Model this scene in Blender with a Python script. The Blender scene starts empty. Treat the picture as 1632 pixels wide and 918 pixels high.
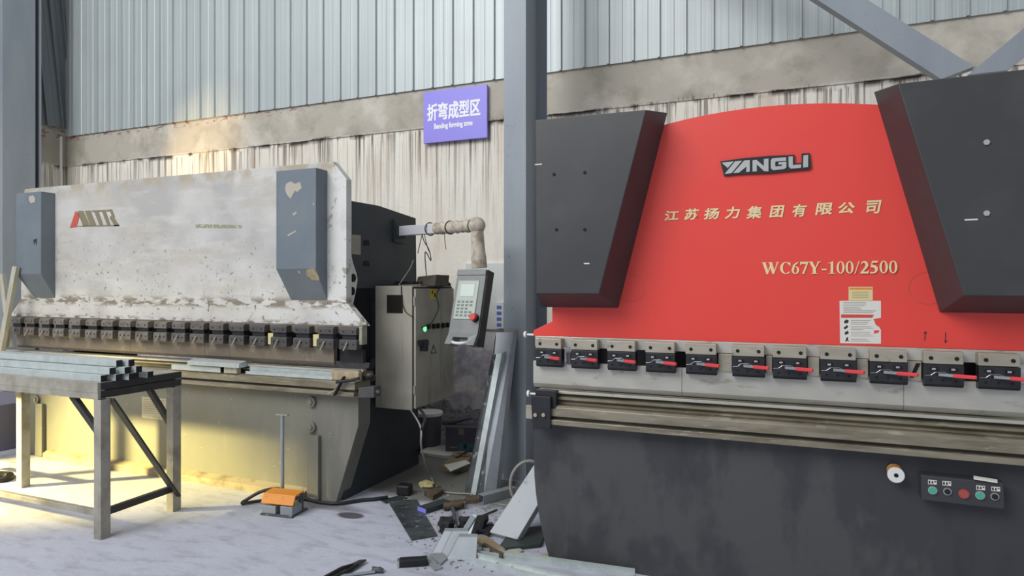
import bpy, bmesh, math, random
from mathutils import Vector as V, Matrix
random.seed(7)
SC = bpy.context.scene
COL = SC.collection
# ------------------------------------------------------------------ camera
F = 1043.; CX = 816.; CY = 455.; H = 1.5          # focal length in pixels of a 1632x918 frame, eye height in metres
TH = math.pi/2 - math.atan(2486./F)
FW = V((-math.sin(TH), math.cos(TH), 0)); RT = V((math.cos(TH), math.sin(TH), 0))
cam = bpy.data.cameras.new('camera'); co = bpy.data.objects.new('camera', cam); COL.objects.link(co)
co.location = (0, 0, H); co.rotation_euler = (math.pi/2, 0, TH)
cam.sensor_width = 36; cam.lens = F/1632*36; cam.shift_y = -4/1632; cam.clip_start = .05
SC.camera = co
# ------------------------------------------------------------------ light
w = bpy.data.worlds.new('world'); SC.world = w; w.use_nodes = True
bg = w.node_tree.nodes['Background']; bg.inputs[0].default_value = (.88, .92, 1., 1); bg.inputs[1].default_value = .50
def area(name, loc, aim, size, power, col, sy=None):
    l = bpy.data.lights.new(name, 'AREA'); l.energy = power; l.color = col; l.size = size
    if sy: l.shape = 'RECTANGLE'; l.size_y = sy
    o = bpy.data.objects.new(name, l); COL.objects.link(o); o.location = loc
    o.rotation_euler = (V(aim)-V(loc)).to_track_quat('-Z', 'Y').to_euler(); return o
area('skylight', (-5.2, -3.5, 7.5), (-2.5, 4.5, 1.2), 6, 800, (.98, .985, 1), 5)
d_ = bpy.data.lights.new('doorway_light', 'SPOT'); d_.energy = 6600; d_.color = (1, .81, .30); d_.spot_size = math.radians(31); d_.spot_blend = .85; d_.shadow_soft_size = .10
do = bpy.data.objects.new('doorway_light', d_); COL.objects.link(do); do.location = (-8.2, .6, 1.6)
do.rotation_euler = (V((-5.25, 3.2, -.05))-V(do.location)).to_track_quat('-Z', 'Y').to_euler()
s = bpy.data.lights.new('added_glint_spot', 'SPOT'); s.energy = 900; s.color = (1, .70, .32); s.spot_size = .30; s.spot_blend = 1; s.shadow_soft_size = .1  # spot lamp added for the warm band that metal reflects onto the wall
so = bpy.data.objects.new('added_glint_spot', s); COL.objects.link(so); so.location = (-8.3, 2.2, 1.2)
so.rotation_euler = (V((-6.35, 5.7, 3.15))-V(so.location)).to_track_quat('-Z', 'Y').to_euler()
SC.view_settings.view_transform = 'Standard'; SC.view_settings.look = 'None'
SC.view_settings.exposure = 0; SC.view_settings.gamma = 1; SC.view_settings.use_curve_mapping = False

# ------------------------------------------------------------------ points of the place seen along a sight line
def ray(px, py): return FW + RT*((px-CX)/F) + V((0, 0, -(py-CY)/F))
def G(px, py, z=0.):
    d = ray(px, py); s = (z-H)/d.z; return V((d.x*s, d.y*s, z))
def PY(px, py, Y):
    d = ray(px, py); s = Y/d.y; return V((d.x*s, Y, H+d.z*s))
def PX(px, py, X):
    d = ray(px, py); s = X/d.x; return V((X, d.y*s, H+d.z*s))
def PQ(px, py, q):
    d = ray(px, py); return V((0, 0, H)) + d*q
# ------------------------------------------------------------------ materials
def lin(c): return tuple(((v/255/12.92) if v/255 <= .04045 else ((v/255+.055)/1.055)**2.4) for v in c)+(1,)
def mat(name, col, rough=.5, metal=0., layers=(), bump=0., bscale=60., emit=None, spec=.5, rvar=0):
    m = bpy.data.materials.new(name); m.use_nodes = True; nt = m.node_tree; N = nt.nodes; L = nt.links
    b = N['Principled BSDF']; b.inputs['Roughness'].default_value = rough; b.inputs['Metallic'].default_value = metal
    b.inputs['Specular IOR Level'].default_value = spec
    geo = N.new('ShaderNodeNewGeometry'); sep = N.new('ShaderNodeSeparateXYZ'); L.new(geo.outputs['Position'], sep.inputs[0])
    rgb = N.new('ShaderNodeRGB'); rgb.outputs[0].default_value = lin(col); cur = rgb.outputs[0]
    def math_(op, a, bb, clamp=False):
        n = N.new('ShaderNodeMath'); n.operation = op; n.use_clamp = clamp
        for i, v in enumerate((a, bb)):
            if isinstance(v, (int, float)): n.inputs[i].default_value = v
            else: L.new(v, n.inputs[i])
        return n.outputs[0]
    def rng(sock, a, bb):
        n = N.new('ShaderNodeMapRange'); n.inputs[1].default_value = a; n.inputs[2].default_value = bb; L.new(sock, n.inputs[0]); return n.outputs[0]
    for ly in layers:
        fac = None
        sc = ly.get('scale')
        if sc is not None:
            if isinstance(sc, (int, float)): sc = (sc, sc, sc)
            mp = N.new('ShaderNodeMapping'); mp.inputs['Scale'].default_value = sc; mp.inputs['Location'].default_value = (ly.get('seed', 0),)*3
            L.new(geo.outputs['Position'], mp.inputs[0])
            nz = N.new('ShaderNodeTexNoise'); nz.inputs['Scale'].default_value = 1; nz.inputs['Detail'].default_value = ly.get('detail', 5)
            nz.inputs['Roughness'].default_value = ly.get('rough', .6)
            L.new(mp.outputs[0], nz.inputs['Vector']); fac = rng(nz.outputs['Fac'], ly.get('lo', .4), ly.get('hi', .7))
        for ax, key in ((0, 'x'), (1, 'y'), (2, 'z')):            # ramps along an axis: (a, b) rises from a to b
            for r in ly.get(key, ()):
                src = sep.outputs[ax]
                if ly.get('wob'):
                    n2 = N.new('ShaderNodeTexNoise'); n2.inputs['Scale'].default_value = ly.get('wscale', 3.); n2.inputs['Detail'].default_value = 6
                    L.new(geo.outputs['Position'], n2.inputs['Vector'])
                    src = math_('ADD', src, math_('MULTIPLY', math_('SUBTRACT', n2.outputs['Fac'], .5), ly['wob']))
                k = rng(src, r[0], r[1]); fac = k if fac is None else math_('MULTIPLY', fac, k)
        if 'blob' in ly:                                           # a patch with a centre, radii and a ragged edge
            cx, cy, rx, ry = ly['blob']
            a = math_('DIVIDE', math_('SUBTRACT', sep.outputs[0], cx), rx); c = math_('DIVIDE', math_('SUBTRACT', sep.outputs[1], cy), ry)
            d = math_('ADD', math_('MULTIPLY', a, a), math_('MULTIPLY', c, c))
            n2 = N.new('ShaderNodeTexNoise'); n2.inputs['Scale'].default_value = ly.get('wscale', 4.); n2.inputs['Detail'].default_value = 6
            L.new(geo.outputs['Position'], n2.inputs['Vector'])
            d = math_('ADD', d, math_('MULTIPLY', math_('SUBTRACT', n2.outputs['Fac'], .5), ly.get('wob', .8)))
            k = rng(d, 1., ly.get('soft', .6)); fac = k if fac is None else math_('MULTIPLY', fac, k)
        fac = math_('MULTIPLY', fac, ly.get('amt', 1.), True)
        mx = N.new('ShaderNodeMix'); mx.data_type = 'RGBA'; L.new(fac, mx.inputs[0]); L.new(cur, mx.inputs[6]); mx.inputs[7].default_value = lin(ly['col'])
        cur = mx.outputs[2]
    L.new(cur, b.inputs['Base Color'])
    if bump:
        nz = N.new('ShaderNodeTexNoise'); nz.inputs['Scale'].default_value = bscale; nz.inputs['Detail'].default_value = 6
        L.new(geo.outputs['Position'], nz.inputs['Vector'])
        bp = N.new('ShaderNodeBump'); bp.inputs['Strength'].default_value = bump; bp.inputs['Distance'].default_value = .01
        L.new(nz.outputs['Fac'], bp.inputs['Height']); L.new(bp.outputs[0], b.inputs['Normal'])
    if rvar:
        nz = N.new('ShaderNodeTexNoise'); nz.inputs['Scale'].default_value = 3; nz.inputs['Detail'].default_value = 6
        L.new(geo.outputs['Position'], nz.inputs['Vector'])
        L.new(rng(nz.outputs['Fac'], 0, 1), b.inputs['Roughness'])
        b.inputs['Roughness'].links[0].from_node.inputs[3].default_value = rough-rvar
        b.inputs['Roughness'].links[0].from_node.inputs[4].default_value = rough+rvar
    if emit:
        b.inputs['Emission Color'].default_value = lin(emit[0]); b.inputs['Emission Strength'].default_value = emit[1]
    return m
LEDGE = 3.07; SHEET = 3.455
M = {}
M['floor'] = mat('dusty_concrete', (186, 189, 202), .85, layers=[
    dict(scale=.9, lo=.35, hi=.7, col=(160, 161, 171), amt=.8), dict(scale=(5, 14, 9), lo=.5, hi=.72, col=(142, 143, 152), amt=.7),
    dict(scale=45, lo=.55, hi=.8, col=(214, 212, 216), amt=.5),
    dict(blob=(-2.3, 4.85, 1.05, .95), col=(104, 103, 92), wob=.7, soft=.8, amt=.9, wscale=3),  # floor grime and shade beside the left machine, painted as one patch
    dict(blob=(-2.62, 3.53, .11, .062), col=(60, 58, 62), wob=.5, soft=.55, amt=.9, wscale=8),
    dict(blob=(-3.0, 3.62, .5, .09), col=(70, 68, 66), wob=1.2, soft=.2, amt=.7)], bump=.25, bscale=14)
M['concrete'] = mat('stained_concrete', (238, 234, 222), .9, layers=[
    dict(scale=1.4, lo=.35, hi=.7, col=(224, 214, 198), amt=.7),
    dict(z=((LEDGE-.02, LEDGE+.02),), col=(176, 170, 156), amt=.9, scale=2.0, lo=.1, hi=.5),
    dict(z=((LEDGE-.02, LEDGE+.02),), col=(140, 132, 116), amt=.6, scale=3.5, lo=.5, hi=.72),
    dict(scale=(24, 24, .45), lo=.53, hi=.60, col=(112, 100, 84), z=((LEDGE+.02, LEDGE-.02), (LEDGE-1.1, LEDGE-.05)), amt=.75),
    dict(scale=(70, 70, .8), lo=.55, hi=.60, col=(84, 72, 60), z=((LEDGE+.01, LEDGE-.02), (LEDGE-1.0, LEDGE-.02)), amt=.8, seed=4, wob=.25, wscale=5),
    dict(scale=(3, 3, .5), lo=.55, hi=.7, col=(172, 126, 92), z=((LEDGE+.01, LEDGE-.02),), amt=.35, seed=9),
    dict(scale=(6, 6, .35), lo=.5, hi=.7, col=(230, 224, 208), z=((LEDGE, LEDGE-.1),), amt=.5, seed=2),
    dict(z=((LEDGE-.05, LEDGE-.012), (LEDGE+.014, LEDGE+.002)), scale=(4, 4, 2), lo=.46, hi=.56, col=(50, 42, 36), amt=.95, wob=.07, wscale=2.5),
    dict(z=((SHEET-.075, SHEET-.03),), scale=(9, 9, 22), lo=.52, hi=.6, col=(136, 72, 56), amt=.8, x=((-4.6, -5.2),)),
    dict(z=((1.22, 1.0),), wob=.1, col=(228, 222, 224), amt=.95), dict(z=((1.1, .9),), scale=6, lo=.42, hi=.62, col=(166, 160, 166), amt=.8)], bump=.5, bscale=18)
M['clad'] = mat('galvanised_cladding', (184, 192, 190), .45, .2, layers=[
    dict(scale=(26, 26, .25), lo=.4, hi=.7, col=(160, 170, 170), amt=.7), dict(scale=(60, 60, .4), lo=.5, hi=.7, col=(206, 214, 212), amt=.6, seed=3),
    dict(scale=1.2, lo=.45, hi=.7, col=(172, 176, 176), amt=.5)])
M['clad_shade'] = mat('shaded_cladding', (134, 140, 142), .55, .2, layers=[dict(scale=(20, 20, .4), lo=.4, hi=.7, col=(112, 118, 122), amt=.7)])  # darker copy of the cladding, the side wall's shade put into its colour
M['column'] = mat('blue_grey_steel_paint', (146, 154, 160), .5, layers=[dict(scale=(5, 5, 1), lo=.4, hi=.7, col=(130, 138, 146), amt=.6), dict(scale=30, lo=.66, hi=.75, col=(80, 82, 86), amt=.6)])
M['red'] = mat('red_paint', (228, 66, 56), .42, layers=[dict(scale=1.2, lo=.35, hi=.7, col=(222, 74, 66), amt=.6), dict(scale=40, lo=.74, hi=.8, col=(120, 30, 28), amt=.6)], rvar=.08)
M['dark'] = mat('charcoal_paint', (58, 59, 62), .5, layers=[dict(scale=(1.8, 1.8, 1.1), lo=.5, hi=.56, col=(76, 76, 76), amt=.8), dict(scale=(7, 7, 2), lo=.55, hi=.75, col=(42, 43, 46), amt=.7),
    dict(scale=28, lo=.72, hi=.78, col=(120, 120, 118), amt=.5)], rvar=.1)
M['box'] = mat('black_cover_paint', (58, 59, 60), .46, layers=[dict(scale=3, lo=.45, hi=.7, col=(74, 74, 73), amt=.6), dict(scale=(30, 30, 26), lo=.735, hi=.77, col=(170, 168, 160), amt=.8)], rvar=.1)
M['white'] = mat('worn_white_paint', (192, 190, 186), .5, layers=[
    dict(scale=1.6, lo=.42, hi=.62, col=(164, 163, 160), amt=.85), dict(scale=(1.1, 1.1, 5), lo=.5, hi=.6, col=(178, 172, 160), amt=.7, seed=6), dict(scale=(2, 2, 9), lo=.5, hi=.7, col=(206, 204, 198), amt=.6),
    dict(x=((-3.05, -2.9),), scale=4, lo=.2, hi=.5, col=(218, 218, 214), amt=.8), dict(z=((1.75, 1.4),), scale=3, lo=.3, hi=.6, col=(214, 212, 204), amt=.8),
    dict(scale=5, lo=.6, hi=.68, col=(160, 152, 138), amt=.6, z=((1.62, 1.36),)),
    dict(scale=(7, 7, 24), lo=.47, hi=.53, col=(124, 112, 94), z=((1.325, 1.355), (1.43, 1.385)), amt=.9),
    dict(scale=26, lo=.62, hi=.67, col=(84, 78, 72), z=((2.1, 1.5),), amt=.8), dict(scale=12, lo=.58, hi=.62, col=(146, 138, 122), x=((-2.98, -2.9),), amt=.8),
    dict(scale=6, lo=.44, hi=.56, col=(166, 156, 136), z=((2.22, 2.33),), amt=.9),
    dict(scale=(10, 10, 30), lo=.5, hi=.58, col=(110, 98, 82), z=((1.26, 1.235),), amt=.9)], rvar=.1)
M['cover'] = mat('slate_cover_paint', (104, 114, 122), .5, layers=[dict(scale=4, lo=.45, hi=.7, col=(118, 126, 130), amt=.6), dict(scale=14, lo=.70, hi=.73, col=(190, 186, 172), amt=.9)])
M['bed'] = mat('olive_grey_paint', (118, 118, 108), .5, layers=[dict(scale=2, lo=.4, hi=.7, col=(104, 104, 96), amt=.7), dict(scale=(6, 6, 1.2), lo=.55, hi=.7, col=(134, 130, 118), amt=.5),
    dict(scale=32, lo=.69, hi=.73, col=(196, 190, 170), amt=.9)], rvar=.1)
M['sill'] = mat('rusted_sill_paint', (150, 140, 118), .7, layers=[dict(scale=8, lo=.45, hi=.65, col=(96, 86, 70), amt=.7)])
M['frame'] = mat('dark_frame_paint', (54, 60, 64), .6, layers=[dict(scale=3, lo=.45, hi=.7, col=(44, 48, 53), amt=.8)])
M['cabinet'] = mat('grimy_grey_enamel', (172, 168, 152), .55, layers=[dict(scale=2.5, lo=.45, hi=.7, col=(134, 130, 118), amt=.8), dict(scale=(9, 9, 1), lo=.55, hi=.72, col=(98, 94, 84), amt=.6)])
M['galv'] = mat('galvanised_steel', (200, 208, 206), .34, .35, layers=[dict(scale=14, lo=.4, hi=.65, col=(176, 186, 184), amt=.7), dict(scale=60, lo=.55, hi=.7, col=(214, 220, 218), amt=.5)], rvar=.08)
M['dull'] = mat('dull_galvanised_sheet', (160, 166, 170), .5, .45, layers=[dict(scale=6, lo=.4, hi=.7, col=(138, 144, 150), amt=.7)])
M['dkgalv'] = mat('oily_and_shaded_steel', (86, 92, 94), .5, .4, layers=[dict(scale=7, lo=.45, hi=.65, col=(52, 55, 57), amt=.8), dict(scale=22, lo=.6, hi=.66, col=(170, 176, 176), amt=.7)])  # oily scrap steel, and shade painted on the leaning channels' inner faces
M['steel'] = mat('ground_steel', (176, 170, 154), .45, .35, layers=[dict(scale=(3, 3, 14), lo=.4, hi=.7, col=(146, 140, 124), amt=.8), dict(scale=18, lo=.6, hi=.7, col=(106, 98, 84), amt=.6)], rvar=.1)
M['punch'] = mat('punch_steel', (194, 192, 182), .4, .35, layers=[dict(scale=(2.4, 2.4, 8), lo=.4, hi=.7, col=(170, 168, 158), amt=.8), dict(scale=(7, 7, 20), lo=.6, hi=.72, col=(118, 112, 98), amt=.6)], rvar=.1)
M['oldpunch'] = mat('stained_punch_steel', (134, 122, 106), .5, .35, layers=[dict(scale=(2.4, 2.4, 8), lo=.4, hi=.7, col=(112, 106, 98), amt=.8), dict(scale=12, lo=.55, hi=.7, col=(164, 156, 140), amt=.5)])
M['die'] = mat('greasy_die_steel', (150, 143, 124), .42, .4, layers=[dict(scale=(3, 3, 20), lo=.4, hi=.65, col=(104, 97, 80), amt=.8), dict(scale=(10, 10, 40), lo=.58, hi=.7, col=(184, 178, 160), amt=.6)], rvar=.1)
M['groove'] = mat('greasy_groove', (58, 54, 46), .5, .3, layers=[dict(scale=(3, 3, 12), lo=.5, hi=.7, col=(92, 86, 70), amt=.7)])
M['clampdk'] = mat('blackened_clamp_steel', (44, 45, 49), .42, .3, layers=[dict(scale=14, lo=.5, hi=.7, col=(58, 58, 60), amt=.6)])
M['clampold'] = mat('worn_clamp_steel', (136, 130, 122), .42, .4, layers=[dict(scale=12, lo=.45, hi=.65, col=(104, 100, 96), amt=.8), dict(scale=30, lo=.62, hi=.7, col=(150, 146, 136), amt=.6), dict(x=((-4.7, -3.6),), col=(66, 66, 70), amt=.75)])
M['black'] = mat('black_plastic', (24, 24, 26), .5)
M['hole'] = mat('black_hole', (9, 9, 10), .8)
M['redlever'] = mat('red_plastic', (224, 66, 72), .4)
M['chrome'] = mat('bright_steel', (206, 208, 206), .28, .8)
M['whiteplastic'] = mat('white_plastic', (222, 222, 218), .45)
M['paper'] = mat('white_paper', (216, 214, 206), .8)
M['signwhite'] = mat('white_sign_print', (246, 246, 250), .5)
M['ink'] = mat('dark_ink', (48, 46, 46), .8)
M['purple'] = mat('purple_sign_vinyl', (146, 136, 232), .4, layers=[dict(scale=3, lo=.45, hi=.7, col=(134, 134, 228), amt=.6)])
M['cream'] = mat('cream_lettering', (230, 208, 160), .5)
M['goldred'] = mat('red_emblem_paint', (186, 84, 72), .5)
M['taupe'] = mat('taupe_emblem_paint', (126, 118, 94), .5)
M['residue'] = mat('tape_residue', (140, 138, 112), .8, layers=[dict(scale=40, lo=.5, hi=.6, col=(190, 188, 178), amt=.7)])
M['table'] = mat('grimy_table_steel', (172, 168, 156), .55, .3, layers=[dict(scale=6, lo=.42, hi=.66, col=(132, 128, 116), amt=.8), dict(scale=26, lo=.6, hi=.7, col=(190, 186, 172), amt=.5)])
M['tableend'] = mat('dark_table_steel', (62, 62, 62), .55, .3, layers=[dict(scale=6, lo=.5, hi=.7, col=(84, 82, 78), amt=.7)])
M['wood'] = mat('raw_timber', (176, 160, 130), .75, layers=[dict(scale=(40, 40, 4), lo=.45, hi=.7, col=(136, 116, 86), amt=.7)])
M['palewood'] = mat('dusty_timber', (178, 174, 158), .75, layers=[dict(scale=(30, 30, 4), lo=.45, hi=.7, col=(150, 146, 130), amt=.7)])
M['orange'] = mat('orange_paint', (222, 140, 44), .5, layers=[dict(scale=30, lo=.6, hi=.7, col=(160, 100, 50), amt=.6)])
M['rubber'] = mat('black_rubber', (30, 30, 33), .6)
M['greycable'] = mat('grey_cable', (150, 148, 140), .6)
M['cardgrey'] = mat('grey_printed_carton', (78, 74, 84), .7, layers=[dict(scale=9, lo=.5, hi=.7, col=(92, 88, 96), amt=.5)])
M['teal'] = mat('teal_print', (62, 110, 118), .7)
M['card'] = mat('brown_cardboard', (150, 132, 100), .85, layers=[dict(scale=8, lo=.45, hi=.7, col=(116, 102, 80), amt=.6)])
M['dkcard'] = mat('dirty_dark_cardboard', (84, 76, 64), .85, layers=[dict(scale=14, lo=.45, hi=.7, col=(56, 50, 44), amt=.7)])
M['crate'] = mat('grey_violet_plastic', (124, 122, 138), .6)
M['patchpaint'] = mat('bare_primer', (172, 166, 152), .7)
M['bucket'] = mat('grey_pail_plastic', (92, 90, 98), .5)
M['rubble'] = mat('grey_rubble', (140, 136, 136), .95, layers=[dict(scale=30, lo=.45, hi=.65, col=(66, 63, 65), amt=.8), dict(scale=60, lo=.6, hi=.7, col=(150, 146, 144), amt=.5)], bump=.8, bscale=40)
M['crumb'] = mat('grey_chips', (150, 148, 150), .9, layers=[dict(scale=25, lo=.45, hi=.6, col=(96, 92, 90), amt=.8)])
M['rust'] = mat('rusty_scrap', (104, 88, 72), .7, .3, layers=[dict(scale=20, lo=.45, hi=.65, col=(64, 56, 50), amt=.8)])
M['board'] = mat('pale_dusty_board', (182, 186, 190), .8, layers=[dict(scale=9, lo=.62, hi=.68, col=(150, 148, 140), amt=.8), dict(scale=3, lo=.4, hi=.7, col=(168, 172, 178), amt=.7)])
M['boardedge'] = mat('grey_board_edge', (110, 112, 114), .8)
M['dkgreen'] = mat('dark_green_sheet', (46, 56, 54), .5, layers=[dict(scale=10, lo=.5, hi=.7, col=(66, 74, 72), amt=.6)])
M['rag'] = mat('black_cloth', (34, 34, 36), .95, layers=[dict(scale=30, lo=.5, hi=.7, col=(60, 60, 62), amt=.5)])
M['console'] = mat('console_grey', (132, 134, 132), .45, layers=[dict(scale=8, lo=.45, hi=.7, col=(116, 118, 116), amt=.6)])
M['membrane'] = mat('membrane_panel', (178, 186, 176), .4)
M['lcd'] = mat('lcd_glass', (206, 218, 206), .2)
M['key'] = mat('membrane_key', (112, 130, 118), .5)
M['pipe'] = mat('dusty_arm_wrap', (196, 188, 172), .8, layers=[dict(scale=14, lo=.45, hi=.62, col=(140, 124, 102), amt=.8)])
M['armwhite'] = mat('white_arm_paint', (206, 206, 210), .5)
M['green'] = mat('green_button', (70, 170, 140), .4)
M['lamp'] = mat('green_lamp', (90, 220, 130), .3, emit=((110, 240, 150), 1.6))
M['dullred'] = mat('faded_red_button', (168, 78, 72), .5)
M['estop'] = mat('red_mushroom_button', (206, 70, 58), .4)
M['yellow'] = mat('yellow_label', (206, 178, 40), .6)
M['lemon'] = mat('yellowed_label', (214, 200, 146), .6)
M['blue'] = mat('blue_button', (96, 118, 190), .5)
M['panelwhite'] = mat('pale_wall_board', (214, 216, 212), .6)
M['darkglass'] = mat('dark_window', (36, 34, 32), .25)
M['gasket'] = mat('black_gasket', (16, 16, 16), .7)
# ------------------------------------------------------------------ mesh helpers
def BM(): return bmesh.new()
def hexa(bm, c):                                       # 8 corners: bottom loop then top loop
    v = [bm.verts.new(p) for p in c]
    for f in ((3, 2, 1, 0), (4, 5, 6, 7), (0, 1, 5, 4), (1, 2, 6, 5), (2, 3, 7, 6), (3, 0, 4, 7)): bm.faces.new([v[i] for i in f])
def box(bm, x0, x1, y0, y1, z0, z1):
    hexa(bm, [(x0, y0, z0), (x1, y0, z0), (x1, y1, z0), (x0, y1, z0), (x0, y0, z1), (x1, y0, z1), (x1, y1, z1), (x0, y1, z1)])
def obox(bm, o, a, b, c):                              # corner plus three edge vectors
    o, a, b, c = V(o), V(a), V(b), V(c)
    hexa(bm, [o, o+a, o+a+b, o+b, o+c, o+a+c, o+a+b+c, o+b+c])
def prism(bm, pts, d):
    d = V(d); n = len(pts)
    a = [bm.verts.new(V(p)) for p in pts]; b = [bm.verts.new(V(p)+d) for p in pts]
    bm.faces.new(a); bm.faces.new(b[::-1])
    for i in range(n):
        j = (i+1) % n; bm.faces.new((a[i], b[i], b[j], a[j]))
def frame_of(t):
    t = t.normalized(); u = t.cross(V((0, 0, 1)))
    if u.length < .05: u = t.cross(V((0, 1, 0)))
    u.normalize(); return u, u.cross(t).normalized()
def tube(bm, pts, r, n=8, cap=True):
    pts = [V(p) for p in pts]; rings = []; u = None
    for i, p in enumerate(pts):
        t = (pts[min(i+1, len(pts)-1)]-pts[max(i-1, 0)]).normalized()
        if u is None: u, v = frame_of(t)
        else:
            u = (u-t*u.dot(t)).normalized(); v = u.cross(t)
        rr = r[i] if isinstance(r, (list, tuple)) else r
        rings.append([bm.verts.new(p+(u*math.cos(2*math.pi*k/n)+v*math.sin(2*math.pi*k/n))*rr) for k in range(n)])
    for a, b in zip(rings, rings[1:]):
        for k in range(n): bm.faces.new((a[k], a[(k+1) % n], b[(k+1) % n], b[k]))
    if cap: bm.faces.new(rings[0][::-1]); bm.faces.new(rings[-1])
def cyl(bm, a, b, r, n=16, r2=None): tube(bm, [a, b], [r, r if r2 is None else r2], n)
def spline(pts, k=8):
    P = [V(p) for p in pts]; P = [P[0]*2-P[1]]+P+[P[-1]*2-P[-2]]; out = []
    for i in range(1, len(P)-2):
        for j in range(k):
            t = j/k; a, b, c, d = P[i-1:i+3]
            out.append(.5*((2*b)+(c-a)*t+(2*a-5*b+4*c-d)*t*t+(3*b-a-3*c+d)*t**3))
    out.append(P[-2]); return out
def bar(bm, a, b, w, h, up=(0, 0, 1)):                 # rectangular bar from a to b
    a, b = V(a), V(b); t = (b-a).normalized(); u = t.cross(V(up)).normalized(); v = u.cross(t).normalized()
    obox(bm, a-u*w/2-v*h/2, u*w, v*h, b-a)
def shell(bm, a, b, w, h, th, up=(0, 0, 1)):           # hollow rectangular tube
    a, b = V(a), V(b); t = (b-a).normalized(); u = t.cross(V(up)).normalized(); v = u.cross(t).normalized()
    def ring(p, w, h): return [bm.verts.new(p+u*x*w/2+v*y*h/2) for x, y in ((-1, -1), (1, -1), (1, 1), (-1, 1))]
    o0, o1, i0, i1 = ring(a, w, h), ring(b, w, h), ring(a, w-2*th, h-2*th), ring(b, w-2*th, h-2*th)
    for k in range(4):
        j = (k+1) % 4
        bm.faces.new((o0[k], o0[j], o1[j], o1[k])); bm.faces.new((i0[j], i0[k], i1[k], i1[j]))
        bm.faces.new((o0[j], o0[k], i0[k], i0[j])); bm.faces.new((o1[k], o1[j], i1[j], i1[k]))
def flat(bm, pts, th=.002, back=(0, 1, 0)): prism(bm, pts, V(back)*th)
def lumpy(bm, c, rx, ry, rz, seed, n=10, amp=.35):
    rnd = random.Random(seed); bmesh.ops.create_icosphere(bm, subdivisions=3, radius=1)
    ph = [(rnd.uniform(1.5, 4), rnd.uniform(0, 6), V((rnd.uniform(-1, 1), rnd.uniform(-1, 1), rnd.uniform(-1, 1)))) for _ in range(n)]
    for v in bm.verts:
        k = 1+amp*sum(math.sin(f*v.co.dot(d)*2+p) for f, p, d in ph)/n*2
        q = v.co*k; z = max(q.z, -.55)
        v.co = V((c[0]+q.x*rx, c[1]+q.y*ry, c[2]+(z+.55)*rz))
def wpos(o):
    p = V((0, 0, 0))
    while o is not None: p += o.location; o = o.parent
    return p
def OB(name, bm, m, parent=None, label=None, bevel=0, smooth=False, origin=None):
    bmesh.ops.recalc_face_normals(bm, faces=bm.faces)
    me = bpy.data.meshes.new(name); o = bpy.data.objects.new(name, me); COL.objects.link(o)
    if parent is not None:
        base = wpos(parent)
        vs = [v.co for v in bm.verts]
        c = V(((min(v.x for v in vs)+max(v.x for v in vs))/2, (min(v.y for v in vs)+max(v.y for v in vs))/2, min(v.z for v in vs))) if origin is None else V(origin)
        o.parent = parent; o.location = c-base
    else:
        vs = [v.co for v in bm.verts]
        c = V(((min(v.x for v in vs)+max(v.x for v in vs))/2, (min(v.y for v in vs)+max(v.y for v in vs))/2, min(v.z for v in vs))) if origin is None else V(origin)
        o.location = c
    for v in bm.verts: v.co -= c
    bm.to_mesh(me); bm.free()
    me.materials.append(M[m])
    if smooth:
        for p in me.polygons: p.use_smooth = True
        try: me.set_sharp_from_angle(angle=.7)
        except Exception: pass
    if bevel:
        b = o.modifiers.new('bevel', 'BEVEL'); b.width = bevel; b.segments = 2; b.limit_method = 'ANGLE'; b.angle_limit = .6; b.use_clamp_overlap = True
    if label: o['label'] = label
    return o
def tag(o, label, cat, group=None):
    o['label'] = label; o['category'] = cat
    if group: o['group'] = group
    return o
def E(name, loc, label, cat, group=None):
    o = bpy.data.objects.new(name, None); COL.objects.link(o); o.location = loc; o.empty_display_size = .1
    return tag(o, label, cat, group)
def ST(name, bm, m, label, parent=None, bevel=0):
    o = OB(name, bm, m, parent, bevel=bevel)
    o['kind'] = 'structure'
    if parent is None: o['label'] = label
    return o
def T(name, bm, m, label, cat, group=None, bevel=0, smooth=False): return tag(OB(name, bm, m, None, None, bevel, smooth), label, cat, group)
def dup(o, parent=None, delta=None):
    c = o.copy(); COL.objects.link(c)
    if parent is not None: c.parent = parent
    if delta is not None: c.location = o.location+V(delta)
    for ch in list(o.children): dup(ch, c)
    return c
def disc(bm, c, n, r, t=.004, k=20):                   # a round button: centre, outward normal, radius, thickness
    c, n = V(c), V(n).normalized(); cyl(bm, c, c+n*t, r, k)
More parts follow.
